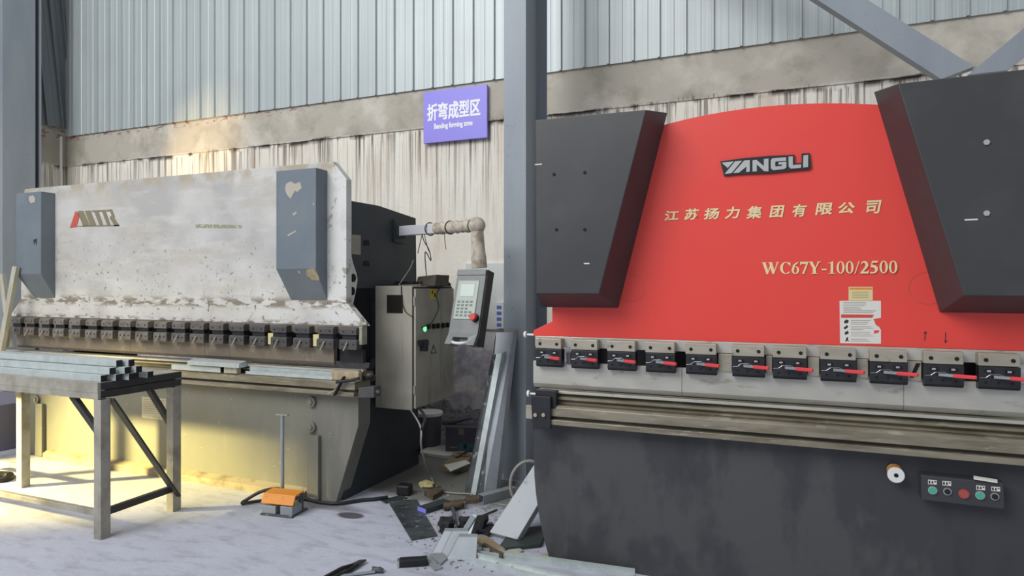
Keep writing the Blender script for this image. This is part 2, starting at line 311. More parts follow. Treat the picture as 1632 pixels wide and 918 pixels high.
def text_bm(body, size, place, width=None, height=None, offset=0, depth=.001, shear=0, spacing=1., bold=0):
    """lettering as real geometry; place(u, v, w) gives the spot for u right, v up, w out of the surface"""
    cu = bpy.data.curves.new('lettering', 'FONT'); cu.body = body; cu.size = size; cu.extrude = depth; cu.offset = offset; cu.shear = shear
    cu.space_character = spacing; cu.resolution_u = 3
    o = bpy.data.objects.new('lettering', cu); COL.objects.link(o); dg = bpy.context.evaluated_depsgraph_get(); dg.update()
    me = bpy.data.meshes.new_from_object(o.evaluated_get(dg)); bpy.data.objects.remove(o)
    bm = BM(); bm.from_mesh(me); bpy.data.meshes.remove(me)
    xs = [v.co.x for v in bm.verts]; ys = [v.co.y for v in bm.verts]
    x0, x1, y0, y1 = min(xs), max(xs), min(ys), max(ys)
    kx = width/(x1-x0) if width else 1; ky = height/(y1-y0) if height else kx
    base = list(bm.verts); faces0 = list(bm.faces)
    sets = [(base, 0, 0, 0)]
    if bold:                                           # a heavier face: the same strokes again, a hair to the side
        for i, (du, dv) in enumerate(((bold, 0), (0, bold), (bold, bold))):
            g = bmesh.ops.duplicate(bm, geom=base+faces0)
            sets.append(([e for e in g['geom'] if isinstance(e, bmesh.types.BMVert)], du, dv, .00012*(i+1)))
    for vs, du, dv, dw in sets:
        for v in vs: v.co = V(((v.co.x-x0)*kx+du, (v.co.y-y0)*ky+dv, v.co.z+dw))
    for v in bm.verts: v.co = place(*v.co)
    return bm
# ------------------------------------------------------------------ setting
WY = 5.70; WX = -8.78
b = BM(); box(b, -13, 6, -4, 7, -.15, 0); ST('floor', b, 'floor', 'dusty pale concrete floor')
b = BM(); box(b, WX, 6, WY, WY+.24, 0, LEDGE); box(b, WX, 6, WY-.012, WY+.24, LEDGE, SHEET+.02)
ST('wall_back', b, 'concrete', 'stained concrete wall behind the machines')
b = BM(); box(b, WX-.24, WX, 3.5, WY+.24, 0, SHEET+.12); ST('wall_left', b, 'concrete', 'short concrete side wall behind the left column')
def ribbed(bm, x0, x1, zb, zt, y, pitch=.222, place=None):
    prof = []; x = x0
    while x < x1:
        prof += [(x, 0), (x+pitch*.47, 0), (x+pitch*.48, -.003), (x+pitch*.50, 0), (x+pitch-.030, 0), (x+pitch-.024, -.024), (x+pitch-.010, -.024), (x+pitch-.004, 0)]; x += pitch
    front = [bm.verts.new(place(px, d, zb)) for px, d in prof]; top = [bm.verts.new(place(px, d, zt)) for px, d in prof]
    for i in range(len(prof)-1): bm.faces.new((front[i], front[i+1], top[i+1], top[i]))
b = BM(); ribbed(b, WX+.02, 6, SHEET, 6.6, WY, place=lambda x, d, z: V((x, WY-.035+d, z)))
o = ST('wall_back_cladding', b, 'clad', 'ribbed galvanised metal cladding above the concrete wall'); sd = o.modifiers.new('t', 'SOLIDIFY'); sd.thickness = .003; sd.offset = 1
b = BM(); ribbed(b, 3.6, 6.4, SHEET+.10, 6.6, 0, .17, place=lambda x, d, z: V((WX+.03-d*1.5+.05*max(0, 4.4-z)*math.sin(x*9)**2, x-.5+(6.6-z)*.10, z)))
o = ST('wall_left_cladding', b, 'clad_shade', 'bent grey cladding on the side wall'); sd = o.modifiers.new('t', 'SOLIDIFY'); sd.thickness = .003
def hcol(name, xr, yf, wd, dp, label):
    b = BM(); t = .014
    box(b, xr-wd, xr, yf, yf+t, 0, 6.4); box(b, xr-wd, xr, yf+dp-t, yf+dp, 0, 6.4); box(b, xr-wd/2-.006, xr-wd/2+.006, yf+t, yf+dp-t, 0, 6.4)
    box(b, xr-wd-.05, xr+.05, yf-.05, yf+dp+.05, 0, .02)
    return ST(name, b, 'column', label)
cA = PY(838, 500, 4.62); cB = PY(803, 500, 4.62); cd = PX(872, 500, cA.x).y-4.62
hcol('column', cA.x, 4.62, cA.x-cB.x, cd, 'blue grey steel column between the two machines')
lx = -8.42; lyf = PX(4, 500, lx).y; lyb = PX(66, 500, lx).y
lcol = hcol('column', lx, lyf, .3, lyb-lyf, 'blue grey steel column at the left edge of the bay')
# side of the left column is closed by a plate
b = BM(); box(b, lx-.012, lx, lyf+.014, lyb-.07, 0, 6.4); ST('column_plate', b, 'column', 'side plate of the left steel column', lcol)
yb = 4.86
b = BM(); q = [PY(1300, -2, yb), PY(1380, -2, yb), PY(1553, 106, yb), PY(1500, 126, yb)]
dirv = (q[3]-q[0]).normalized(); q[0] -= dirv*1.6; q[1] -= dirv*1.6; prism(b, q, (0, .09, 0)); ST('beam_brace', b, 'column', 'grey steel brace slanting down from the column above the red machine')
b = BM(); q = [PY(1543, 119, yb-.02), PY(1606, 112, yb-.02), PY(1640, 80, yb-.02), PY(1640, 38, yb-.02)]
dirv = (q[3]-q[0]).normalized(); q[2] += dirv*1.6; q[3] += dirv*1.6; prism(b, q, (0, .09, 0)); ST('beam_brace', b, 'column', 'grey steel brace rising to the right above the black cover')
b = BM(); cp = PY(97, 218, WY-.14); tube(b, [cp, (cp.x, cp.y, 0)], .016, 8); o = T('conduit_pipe', b, 'whiteplastic', 'thin white vertical pipe in the corner of the concrete wall', 'pipe', smooth=True)

# ------------------------------------------------------------------ red press brake
YR = 3.39; RC = -.097
R = E('press_brake', (RC, YR+.5, 0), 'red press brake with black covers and a dark grey bed', 'press brake')
def mx(x): return 2*RC-x
out = []
for i in range(25):
    x = -1.184+(mx(-1.184)+1.184)*i/24; out.append(V((x, YR, 2.366-.185*(x-RC)**2)))
out += [V((mx(-1.184), YR, 1.304)), V((mx(-1.294), YR, 1.25)), V((mx(-1.294), YR, 1.222)), V((-1.294, YR, 1.222)), V((-1.294, YR, 1.25)), V((-1.184, YR, 1.304))]
b = BM(); prism(b, out, (0, .06, 0)); ram = OB('ram', b, 'red', R, 'red painted upper plate', bevel=.002)
def cover(fl, bl, name, mm, yfr, yba, parent):
    b = BM(); f = [b.verts.new((x, yfr, z)) for x, z in fl]; k = [b.verts.new((x, yba, z)) for x, z in bl]
    b.faces.new(f); b.faces.new(k[::-1])
    for i in range(4): j = (i+1) % 4; b.faces.new((f[i], k[i], k[j], f[j]))
    return OB(name, b, mm, parent, bevel=.004)
FL = [(-1.199, 2.356), (-.626, 2.35), (-.861, 1.459), (-1.193, 1.458)]; BL = [(-1.25, 2.40), (-.56, 2.382), (-.815, 1.381), (-1.25, 1.38)]
cl = cover(FL, BL, 'cylinder_cover', 'box', YR-.22, YR-.001, R)
cr = cover([(mx(x), z) for x, z in FL], [(mx(x), z) for x, z in BL], 'cylinder_cover', 'box', YR-.22, YR-.001, R)
for px, py in ((883, 278), (932, 275), (887, 366), (932, 366)):
    b = BM(); disc(b, PY(px, py, YR-.22), (0, -1, 0), .008, .003, 12); OB('screw_hole', b, 'hole', cl)
for px, py in ((1572, 227), (1572, 340)):
    b = BM(); disc(b, PY(px, py, YR-.22), (0, -1, 0), .012, .006, 6); OB('bolt', b, 'chrome', cr)
for px, py, l in ((858, 262, 12), (935, 420, 9), (1548, 350, 14)):
    b = BM(); p = PY(px, py, YR-.2215); box(b, p.x-l*.0016, p.x+l*.0016, p.y, p.y+.0015, p.z-.003, p.z+.003); OB('paint_chip', b, 'paper', cl if px < 1200 else cr)
# emblem and lettering on the ram
def pl(pts, Y, th, name, m, parent, label=None):
    b = BM()
    for poly in pts: prism(b, [PY(x, y, Y) for x, y in poly], (0, th, 0))
    return OB(name, b, m, parent, label)
def yz(u, v):       # emblem crop grid to the photograph's frame
    return (1120+u/8.16, 230+v/8.16)
backs = [[(228, 222), (520, 180), (860, 150), (1110, 140), (1192, 132), (1196, 250), (1284, 242), (1286, 120), (1390, 112), (1412, 300), (1385, 325), (870, 375), (560, 385), (275, 408)]]
L1 = [[(245, 238), (405, 222), (325, 308)], [(420, 222), (512, 212), (375, 375), (285, 385)], [(540, 210), (612, 205), (612, 355), (565, 360), (568, 290), (470, 370), (395, 374)],
      [(648, 208), (700, 202), (795, 285), (795, 190), (855, 184), (855, 352), (800, 350), (703, 262), (703, 352), (648, 354)],
      [(905, 182), (1085, 168), (1085, 215), (950, 224), (942, 235), (942, 280), (952, 288), (1030, 280), (1030, 262), (985, 264), (985, 232), (1088, 226), (1088, 300), (1060, 322), (915, 336), (885, 312), (885, 205)],
      [(1115, 160), (1172, 156), (1172, 270), (1282, 260), (1278, 305), (1145, 318), (1117, 290)], [(1308, 145), (1372, 135), (1370, 296), (1305, 302)]]
emb = pl([[yz(*p) for p in q] for q in backs], YR-.012, .012, 'emblem', 'black', R)
pl([[yz(*p) for p in q] for q in L1], YR-.016, .004, 'emblem_letters', 'chrome', emb)
def onY(px0, py0, px1, py1, Y):     # lettering line from one end of its baseline to the other
    a = PY(px0, py0, Y); c = PY(px1, py1, Y); d = (c-a); return a, d.length, d.normalized()
a, wl, d = onY(1058, 352, 1402, 341, YR-.002)
chars = '江苏扬力集团有限公司'; xs = [1058, 1090, 1121, 1155, 1189, 1226, 1261, 1299, 1334, 1378]; xe = [1082, 1113, 1146, 1178, 1214, 1248, 1284, 1327, 1362, 1402]
tops = [338, 335, 334, 332, 331, 330, 328, 326, 325, 322]; bots = [352, 351, 350, 349, 349, 347, 346, 343, 341, 341]
for ch, x0, x1, t_, b_ in zip(chars, xs, xe, tops, bots):
    p0 = PY(x0, b_, YR-.002); p1 = PY(x1, b_, YR-.002); p2 = PY(x0, t_, YR-.002)
    bm = text_bm(ch, .08, lambda u, v, w_, p0=p0: p0+V((u+v*.18, -w_, v)), width=(p1.x-p0.x)*.92, height=(p2.z-p0.z)*1.08, offset=.0010, bold=.0018)
    OB('painted_character', bm, 'cream', R)
def serif_text(s, p0, width, h):
    """bold roman capitals and figures, wide stems and thin serifs"""
    S = {'W': ([[(0, 1), (.22, 1), (.42, .3), (.55, .72), (.48, 1), (.70, 1), (.88, .3), (1.06, 1), (1.16, 1), (.84, 0), (.74, 0), (.58, .5), (.40, 0), (.30, 0)], [(-.06, .95), (.30, .95), (.30, 1), (-.06, 1)], [(.42, .95), (.76, .95), (.76, 1), (.42, 1)], [(.98, .95), (1.22, .95), (1.22, 1), (.98, 1)]], 1.26),
         'C': ('arc', .82), '6': ('six', .60), '0': ('o', .60), '-': ([[(.03, .28), (.37, .28), (.37, .40), (.03, .40)]], .42),
         '7': ([[(.02, 1), (.58, 1), (.58, .9), (.30, 0), (.16, 0), (.44, .82), (.12, .82), (.06, .7), (.02, .7)]], .62),
         'Y': ([[(.02, 1), (.24, 1), (.46, .55), (.66, 1), (.76, 1), (.50, .45), (.50, 0), (.28, 0), (.28, .45)], [(-.04, .95), (.32, .95), (.32, 1), (-.04, 1)], [(.58, .95), (.84, .95), (.84, 1), (.58, 1)], [(.18, 0), (.60, 0), (.60, .05), (.18, .05)]], .86),
         '1': ([[(.22, 0), (.40, 0), (.40, 1), (.34, 1), (.06, .86), (.06, .82), (.22, .86)], [(.08, 0), (.54, 0), (.54, .05), (.08, .05)]], .60),
         '/': ([[(0, 0), (.07, 0), (.36, 1), (.29, 1)]], .38),
         '2': ([[(.02, 0), (.54, 0), (.58, .26), (.53, .26), (.46, .16), (.22, .16), (.46, .44), (.53, .62), (.53, .76), (.44, .94), (.28, 1), (.12, .94), (.03, .72), (.07, .70), (.15, .82), (.25, .86), (.34, .78), (.35, .62), (.26, .42), (.02, .08)]], .62),
         '5': ([[(.16, 1), (.54, 1), (.50, .84), (.20, .84), (.18, .68), (.34, .66), (.52, .50), (.54, .28), (.44, .08), (.26, 0), (.04, .02), (.02, .12), (.10, .14), (.22, .10), (.34, .18), (.36, .32), (.28, .46), (.06, .50)]], .62)}
    tot = sum(S[c][1] for c in s); k = width/tot; b = BM(); x = 0
    def ring(cx, cy, rx, ry, ix, iy, a0=0, a1=360, n=22, icx=None):
        icx = cx if icx is None else icx
        A = [math.radians(a0+(a1-a0)*i/n) for i in range(n+1)]
        for i in range(n):
            q = [(cx+rx*math.cos(A[i]), cy+ry*math.sin(A[i])), (cx+rx*math.cos(A[i+1]), cy+ry*math.sin(A[i+1])), (icx+ix*math.cos(A[i+1]), cy+iy*math.sin(A[i+1])), (icx+ix*math.cos(A[i]), cy+iy*math.sin(A[i]))]
            put(q)
    cnt = [0]
    def put(q):
        cnt[0] += 1; prism(b, [V((p0.x+(x+u)*k, p0.y-.00004*cnt[0], p0.z+v*h)) for u, v in q], (0, .002, 0))
    for c in s:
        g, adv = S[c]
        if g == 'o': ring(.29, .5, .27, .5, .12, .44)
        elif g == 'six': ring(.29, .32, .27, .32, .11, .26); put([(.02, .35), (.20, .35), (.26, .68), (.52, .96), (.50, 1), (.34, .93), (.12, .74)])
        elif g == 'arc': ring(.44, .5, .42, .5, .22, .44, 42, 318, 22); put([(.70, .66), (.76, .66), (.76, .98), (.72, .98), (.66, .86)])
        else:
            for q in g: put(q)
        x += adv
    return b
p0 = PY(1215, 437, YR-.002); p1 = PY(1431, 433, YR-.002); p2 = PY(1215, 418, YR-.002)
OB('model_lettering', serif_text('WC67Y-100/2500', p0, p1.x-p0.x, p2.z-p0.z), 'cream', R)
# labels stuck on the ram
Ys = YR-.0012
lb = pl([[(1352.5, 457), (1391, 457), (1391, 479), (1352.5, 479)]], Ys, .001, 'yellow_sticker', 'lemon', R, 'yellowed sticker with an orange band')
pl([[(1354, 458.5), (1390, 458.5), (1390, 461.5), (1354, 461.5)]], Ys-.0006, .0006, 'sticker_band', 'orange', lb)
pl([[(1358, y), (1384, y), (1384, y+.5), (1358, y+.5)] for y in (465, 468, 471, 474)], Ys-.0006, .0006, 'printed_line', 'taupe', lb)
safety = [(1338, 479.5), (1404, 479.5), (1404, 506.5), (1392, 508.5), (1396, 518), (1401, 521), (1404, 526), (1404, 548), (1339, 547)]
lb = pl([safety], Ys, .001, 'safety_sticker', 'paper', R, 'torn white safety sticker')
pl([[(1340.5, 501), (1393, 501.5), (1390, 506.5), (1340.5, 506.5)]], Ys-.0006, .0006, 'sticker_band', 'estop', lb)
pl([[(1393, 526.5), (1402, 526.5), (1400, 530), (1393, 532)]], Ys-.0006, .0006, 'torn_patch', 'redlever', lb)
pl([[(1344, y), (x, y+.2), (x, y+.9), (1344, y+.7)] for y, x in ((481.5, 1380), (484, 1381), (486.7, 1378), (489.5, 1370), (492, 1374), (494.8, 1396), (497.5, 1392))] +
   [[(1356, y), (x, y+.2), (x, y+.8), (1356, y+.6)] for y, x in ((510, 1388), (513, 1384), (516, 1382), (520, 1388), (522.5, 1392), (525, 1376), (529, 1386), (532, 1388), (535, 1392), (540, 1382), (543, 1386))], Ys-.0006, .0006, 'printed_line', 'taupe', lb)
pl([[(1345, 512), (1349, 509), (1353, 511), (1351, 515), (1346, 515.5)], [(1344, 523), (1350, 518), (1352, 521), (1347, 525)], [(1346, 530), (1351, 527), (1353, 531), (1347, 534)], [(1347, 545), (1349, 538), (1352, 537), (1351, 541), (1354, 544), (1350, 543)]], Ys-.0006, .0006, 'pictogram', 'ink', lb)
pl([[(1473.2, 543), (1474.4, 543), (1475.4, 530), (1474.2, 530)], [(1471.5, 532), (1475.2, 527.5), (1477.8, 532), (1475, 530.5)]], Ys-.0006, .001, 'arrow_mark', 'ink', R)
pl([[(1506.4, 530), (1507.6, 530), (1507.4, 544), (1506.2, 544)], [(1504.5, 542.5), (1506.8, 547), (1510, 542.5), (1506.8, 544)]], Ys-.0006, .001, 'arrow_mark', 'ink', R)
def ring_mark(px, py, r):
    c = PY(px, py, YR-.0012); b = BM(); n = 40
    for i in range(n):
        a0, a1 = 2*math.pi*i/n, 2*math.pi*(i+1)/n
        prism(b, [c+V((rr*math.cos(a), 0, rr*math.sin(a))) for rr, a in ((r, a0), (r, a1), (r-.0022, a1), (r-.0022, a0))], (0, .001, 0))
    return OB('scribed_ring', b, 'goldred', R)
ring_mark(1006, 459, .072); ring_mark(1478, 459, .072)
# clamp bar, clamps, punch
XL, XR = -1.294, mx(-1.294)
b = BM(); box(b, XL+.01, XR-.01, YR+.0, YR+.05, 1.165, 1.2215); OB('clamp_bar', b, 'punch', R, bevel=.002)
def make_clamp():
    # built with its upper left front corner at (0, 0)
    y0 = YR-.05; b = BM()
    prism(b, [(0, y0, 1.07), (0, y0, 1.156), (0, YR+.005, 1.156), (0, YR+.005, 1.058), (0, y0+.012, 1.058)], (.147, 0, 0))
    body = OB('tool_clamp', b, 'clampdk', R, 'dark clamp with a bare steel top plate', bevel=.002, origin=(0, YR, 1.06))
    b = BM(); box(b, -.002, .145, y0-.002, YR, 1.159, 1.213); pt = OB('clamp_plate', b, 'steel', body, bevel=.003)
    for x in (.025, .12):
        b = BM(); disc(b, (x, y0-.002, 1.184), (0, -1, 0), .0085, .002, 14); bo = OB('bolt', b, 'hole', body)
    for x in (.036, .108):
        b = BM(); prism(b, [(x+.001+(.009 if math.cos(t_) > 0 else -.009)+.008*math.cos(t_), y0-.0025, 1.137+.008*math.sin(t_)) for t_ in [2*math.pi*(i+.5)/16 for i in range(16)]], (0, .0025, 0)); OB('slot', b, 'hole', body)
        b = BM(); box(b, x-.008, x+.006, y0-.004, y0, 1.133, 1.141); OB('slot_insert', b, 'chrome', body)
    b = BM()
    box(b, .045, .06, y0-.0015, y0, 1.108, 1.121); OB('lever_pivot', b, 'hole', body)
    for x in (.025, .07, .118): b = BM(); disc(b, (x, y0, 1.088), (0, -1, 0), .006, .001, 10); OB('socket', b, 'hole', body)
    b = BM(); tube(b, [(.002, y0-.002, 1.107), (.024, y0-.002, 1.109), (.04, y0-.002, 1.122), (.075, y0-.002, 1.124), (.088, y0-.002, 1.118)], .0009, 6); OB('spring_wire', b, 'chrome', body)
    b = BM(); bar(b, (.055, y0-.002, 1.113), (.108, y0-.05, 1.116), .012, .012); lv = OB('lever', b, 'dull', body, bevel=.001)
    b = BM(); bar(b, (.100, y0-.043, 1.115), (.168, y0-.105, 1.119), .014, .016); OB('lever_grip', b, 'redlever', lv, 'red lever grip', bevel=.004)
    return body
c0 = make_clamp(); px_r = [854, 910, 968, 1029, 1093, 1167, 1232, 1308, 1387, 1473, 1560]
xs_r = [PY(p, 560, YR-.05).x for p in px_r]; xs_r.append(xs_r[-1]+.2)
base_loc = c0.location.copy()
for i, x in enumerate(xs_r):
    c = c0 if i == 0 else dup(c0, R)
    c.location = base_loc+V((x, 0, 0))
for i in (4, 5, 6, 7, 8):
    x0 = xs_r[i]+.147; x1 = xs_r[i+1]; b = BM(); box(b, x0+.004, x1-.004, YR-.012, YR+.015, 1.075, 1.163); OB('spacer_block', b, 'steel', R, bevel=.002)
p = (xs_r[8]+.147+xs_r[9])/2; b = BM(); prism(b, [(p-.018, YR-.016, 1.09), (p-.004, YR-.016, 1.09), (p+.022, YR-.016, 1.155), (p+.006, YR-.016, 1.155)], (0, .004, 0)); OB('wedge', b, 'hole', R)
for i in (1,):
    x0 = xs_r[0]+.147; b = BM(); box(b, x0+.014, x0+.04, YR-.012, YR+.015, 1.075, 1.14); OB('spacer_block', b, 'clampold', R, bevel=.002)
sx = [XL, PY(1087, 600, YR).x, PY(1440, 600, YR).x, XR]
for a_, c_ in zip(sx, sx[1:]):
    b = BM(); prism(b, [(a_+.0008, YR-.004, 1.083), (a_+.0008, YR+.03, 1.083), (a_+.0008, YR+.03, .99), (a_+.0008, YR+.016, .938), (a_+.0008, YR+.010, .938), (a_+.0008, YR-.004, .962)], (c_-a_-.0016, 0, 0)); OB('punch', b, 'punch', R, bevel=.001)
# bed with its stacked die
def die_stack(P, y, x0, x1, mdie, top=.932, rail_x=(0, 0)):
    b = BM(); f = y-.03
    prism(b, [(x0, f, top-.003), (x0, f+.003, top), (x0, f+.030, top), (x0, f+.040, top-.022), (x0, f+.05, top), (x0, f+.09, top), (x0, f+.09, .86), (x0, f+.004, .86), (x0, f+.026, .873), (x0, f+.002, .884), (x0, f+.002, .895), (x0, f+.028, .907), (x0, f+.002, .918)], (x1-x0, 0, 0))
    d = OB('die', b, mdie, P, bevel=.001)
    b = BM(); box(b, x0+.002, x1-.002, f-.004, f+.003, top-.015, top-.001); OB('die_lip', b, 'punch', P, bevel=.001)
    b = BM(); f2 = y-.075
    prism(b, [(x0, f2, .80), (x0, f2, .846), (x0, f2+.012, .858), (x0, y+.06, .858), (x0, y+.06, .80)], (x1-x0, 0, 0)); OB('die_holder', b, mdie, P, bevel=.002)
    b = BM(); box(b, x0, x1, y-.055, y+.02, .783, .80); OB('slot', b, 'groove', P)
    b = BM(); box(b, x0+rail_x[0], x1+rail_x[1], y-.085, y-.001, .755, .783); OB('bed_rail', b, mdie, P, bevel=.003)
die_stack(R, YR, XL+.03, XR-.03, 'die')
bed = [(-1.292, .90)]+[(-1.292+.092*(1-t/.55)**2 if t < .55 else -1.292, t) for t in (.55, .45, .35, .25, .15, .07, 0)]
bed = bed+[(mx(x), z) for x, z in bed[::-1]]
b = BM(); prism(b, [(x, YR, z) for x, z in bed], (0, .12, 0)); OB('bed', b, 'dark', R, 'dark grey lower front plate', bevel=.002)
def side_frame(P, x, y0, m, yb, zt, zb=1.45):
    b = BM(); prism(b, [(x, y0, 0), (x, y0, .88), (x, y0+.36, .88), (x, y0+.40, .95), (x, y0+.40, zb-.1), (x, y0+.36, zb), (x, y0, zb), (x, y0, zt), (x, y0+.42, zt+.005), (x, yb-.05, zt-.04), (x, yb, 0)], (.05, 0, 0)); return OB('side_frame', b, m, P, bevel=.002)
side_frame(R, -1.20, YR+.1, 'frame', YR+1.1, 2.0); side_frame(R, mx(-1.20)-.05, YR+.1, 'frame', YR+1.1, 2.0)
b = BM(); box(b, -1.15, mx(-1.15), YR+.7, YR+1.05, .5, 1.9); OB('rear_tank', b, 'frame', R, bevel=.01)
b = BM(); box(b, -1.12, mx(-1.12), YR+.3, YR+.42, .92, 1.02); OB('back_gauge', b, 'frame', R, bevel=.01)
# end bracket on the left of the bed and its set screws
b = BM(); q = [PY(846, 636, YR-.10), PY(850, 631, YR-.10), PY(877, 633, YR-.10), PY(877, 684, YR-.10), PY(849, 684, YR-.10)]; prism(b, q, (0, .02, 0)); eb = OB('end_bracket', b, 'clampdk', R, bevel=.002)
b = BM(); q = [PY(853, 621, YR-.075), PY(886, 623, YR-.075), PY(886, 652, YR-.075), PY(853, 650, YR-.075)]; prism(b, q, (0, .04, 0)); OB('end_block', b, 'clampdk', eb, bevel=.002)
b = BM(); q = [PY(838, 646, YR-.06), PY(850, 647, YR-.06), PY(850, 668, YR-.06), PY(838, 667, YR-.06)]; prism(b, q, (0, .03, 0)); OB('end_bar', b, 'steel', eb, bevel=.002)
for px, py in ((854, 661), (867, 661)):
    b = BM(); c = PY(px, py, YR-.10); cyl(b, c, c+V((0, -.014, 0)), .011, 6); OB('bolt', b, 'steel', eb, bevel=.001)
for px, py, Y in ((836, 533, YR+.02), (841, 627, YR-.03)):
    b = BM(); c = PY(px, py, Y); cyl(b, c, c+V((.012, 0, 0)), .018, 16); cyl(b, c+V((.012, 0, 0)), (-1.25, c.y, c.z), .006, 8); OB('adjusting_screw', b, 'whiteplastic', R, smooth=True)
# button box and selector on the bed
Yc = YR-.07
A, B_, C_, D_ = PY(1468, 757, Yc), PY(1600, 770, Yc), PY(1601, 812, Yc), PY(1469, 797, Yc)
b = BM(); prism(b, [A, B_, C_, D_], (0, .07, 0)); bb = OB('button_box', b, 'dark', R, 'slim black control box with five push buttons', bevel=.004)
for px, py, m, r, nm in ((1486, 781, 'green', .0145, 'push_button'), (1509.5, 783, 'black', .0125, 'push_button'), (1536, 787, 'dullred', .0175, 'push_button'), (1561.5, 789, 'green', .0145, 'push_button'), (1585, 791, 'black', .0125, 'push_button')):
    c = PY(px, py, Yc); b = BM(); cyl(b, c, c+V((0, -.006, 0)), r+.003, 20); rg = OB('button_ring', b, 'chrome' if m != 'dullred' else 'dullred', bb, smooth=True)
    b = BM(); cyl(b, c+V((0, -.003, 0)), c+V((0, -.012, 0)), r, 20, r*.9); OB(nm, b, m, rg, {'green': 'green push button', 'black': 'black push button', 'dullred': 'faded red stop button'}[m], smooth=True)
for px, py in ((1486, 768.5), (1509, 770.5), (1563, 777.5), (1587, 779.5)):
    lb = pl([[(px-7, py-4), (px+7, py-3), (px+7, py+4), (px-7, py+3)]], Yc-.0015, .001, 'button_label', 'paper', bb)
    pl([[(px-6, py-2.5), (px-3.5, py-2.5), (px-3, py+2), (px-6, py+2)], [(px-1, py-2), (px+1, py-2), (px+1.6, py+2.4), (px-1.4, py+2.2)], [(px+3, py-2), (px+6, py-1.6), (px+6, py), (px+3.4, py+.5)]], Yc-.002, .0005, 'label_print', 'ink', lb)
q = [PY(1552, 760, Yc+.01), PY(1590, 766, Yc+.01), PY(1590, 770, Yc-.012), PY(1552, 764, Yc-.012)]
b = BM(); prism(b, q, (0, .004, .004)); OB('folded_tag', b, 'paper', bb)
c = PY(1425, 752, YR); b = BM(); cyl(b, c+V((0, 0, .01)), c+V((0, -.045, 0)), .030, 24); cyl(b, c+V((0, -.045, 0)), c+V((0, -.06, 0)), .034, 24); ks = OB('selector_switch', b, 'whiteplastic', R, 'white round selector switch', bevel=.002, smooth=True)
b = BM(); cyl(b, c+V((0, -.012, .008)), c+V((0, -.034, .003)), .0312, 24); OB('switch_band', b, 'orange', ks, smooth=True)
b = BM(); cyl(b, c+V((0, -.059, 0)), c+V((0, -.0615, 0)), .009, 14); OB('keyhole', b, 'hole', ks)

# ------------------------------------------------------------------ white press brake
YL = 3.70; LC = -4.55
W = E('press_brake', (LC, YL+.5, 0), 'worn white press brake with slate grey covers behind the work table', 'press brake')
def ml(x): return 2*LC-x
out = [(-2.9, 2.36), (-2.785, 2.23), (-2.785, 1.385), (-2.63, 1.225), (ml(-2.63), 1.225), (ml(-2.785), 1.385), (ml(-2.785), 2.23), (ml(-2.9)-.06, 2.36)]
b = BM(); prism(b, [(x, YL, z) for x, z in out], (0, .06, 0)); OB('ram', b, 'white', W, 'worn white painted upper plate', bevel=.002)
def lcover(x0, x1, zt0, zt1, zm, zb, xb):
    b = BM(); f = YL-.118
    v = [b.verts.new(p) for p in ((x0, f, zt0), (x1, f, zt1), (x1, f, zm), (x0, f, zm), (x0, YL-.001, zt0), (x1, YL-.001, zt1), (x1, YL-.001, zb), (xb, YL-.001, zb), (x0, YL-.001, zm))]
    for q in ((0, 1, 2, 3), (1, 5, 6, 2), (0, 4, 5, 1), (0, 3, 8, 4), (3, 2, 6, 7), (3, 7, 8), (4, 8, 7, 6, 5)): b.faces.new([v[i] for i in q])
    return OB('cylinder_cover', b, 'cover', W, 'slate grey cylinder cover', bevel=.003)
xr0 = PY(440, 350, YL-.118).x; c1 = lcover(xr0, -2.946, 2.30, 2.30, 1.615, 1.395, xr0+.03)
xl0 = PY(25.5, 350, YL-.118).x; c2 = lcover(xl0, -5.847, 2.30, 2.30, 1.60, 1.39, xl0+.06)
def patch(pts, Y, m, parent, name='paint_patch'): return pl([pts], Y, .0015, name, m, parent)
patch([(456, 293), (463, 289), (470, 293), (478, 290), (481, 299), (474, 306), (470, 304), (463, 317), (457, 310), (454, 301)], YL-.1192, 'patchpaint', c1)
patch([(46, 313), (52, 311), (56, 316), (55, 322), (49, 324), (46, 319)], YL-.1192, 'patchpaint', c2)
patch([(53, 382), (59, 380), (58, 392), (56, 385), (54, 391)], YL-.1192, 'ink', c2)
for q in (((466, 341), (472, 337), (473, 340), (468, 344)), ((458, 374), (472, 367), (472, 369), (459, 377))): patch(list(q), YL-.1192, 'patchpaint', c1)
q = [(488, 430), (500, 427), (508, 440), (509, 447), (498, 446), (489, 440)]
def slant(px, py):  # point on the sloping foot of the right cover
    a = V((-2.9, YL-.118, 1.615)); n = V((0, -.22, -.117)).normalized(); d = ray(px, py); o = V((0, 0, H)); return o+d*((a-o).dot(n)/d.dot(n))+n*.0012
b = BM(); prism(b, [slant(*p) for p in q], (0, .001, .0003)); OB('paint_patch', b, 'wood', c1)
# emblem: slanted letters
def ez(u, v): return (90+u/13.6, 320+v/13.6)
eb = pl([[ez(*p) for p in ((410, 225), (478, 275), (498, 330), (428, 570), (290, 585))]], YL-.003, .003, 'emblem', 'goldred', W)
pl([[ez(*p) for p in q] for q in (((450, 222), (575, 215), (720, 540), (575, 555), (490, 330)), ((610, 215), (730, 210), (860, 535), (735, 543)), ((755, 210), (890, 203), (912, 240), (1010, 530), (935, 535), (815, 240), (770, 245)),
     ((905, 203), (1045, 195), (1070, 240), (1165, 520), (1095, 525), (985, 235), (915, 240)), ((1055, 195), (1195, 182), (1265, 345), (1240, 350), (1290, 440), (1370, 542), (1260, 550), (1150, 372), (1175, 325), (1195, 322), (1160, 232), (1085, 232)), ((435, 560), (1360, 545), (1345, 520), (445, 545)))], YL-.003, .003, 'emblem_letters', 'taupe', eb)
patch([(312, 357), (385, 359), (385, 363.5), (312, 363)], YL-.0012, 'residue', W, 'tape_residue')
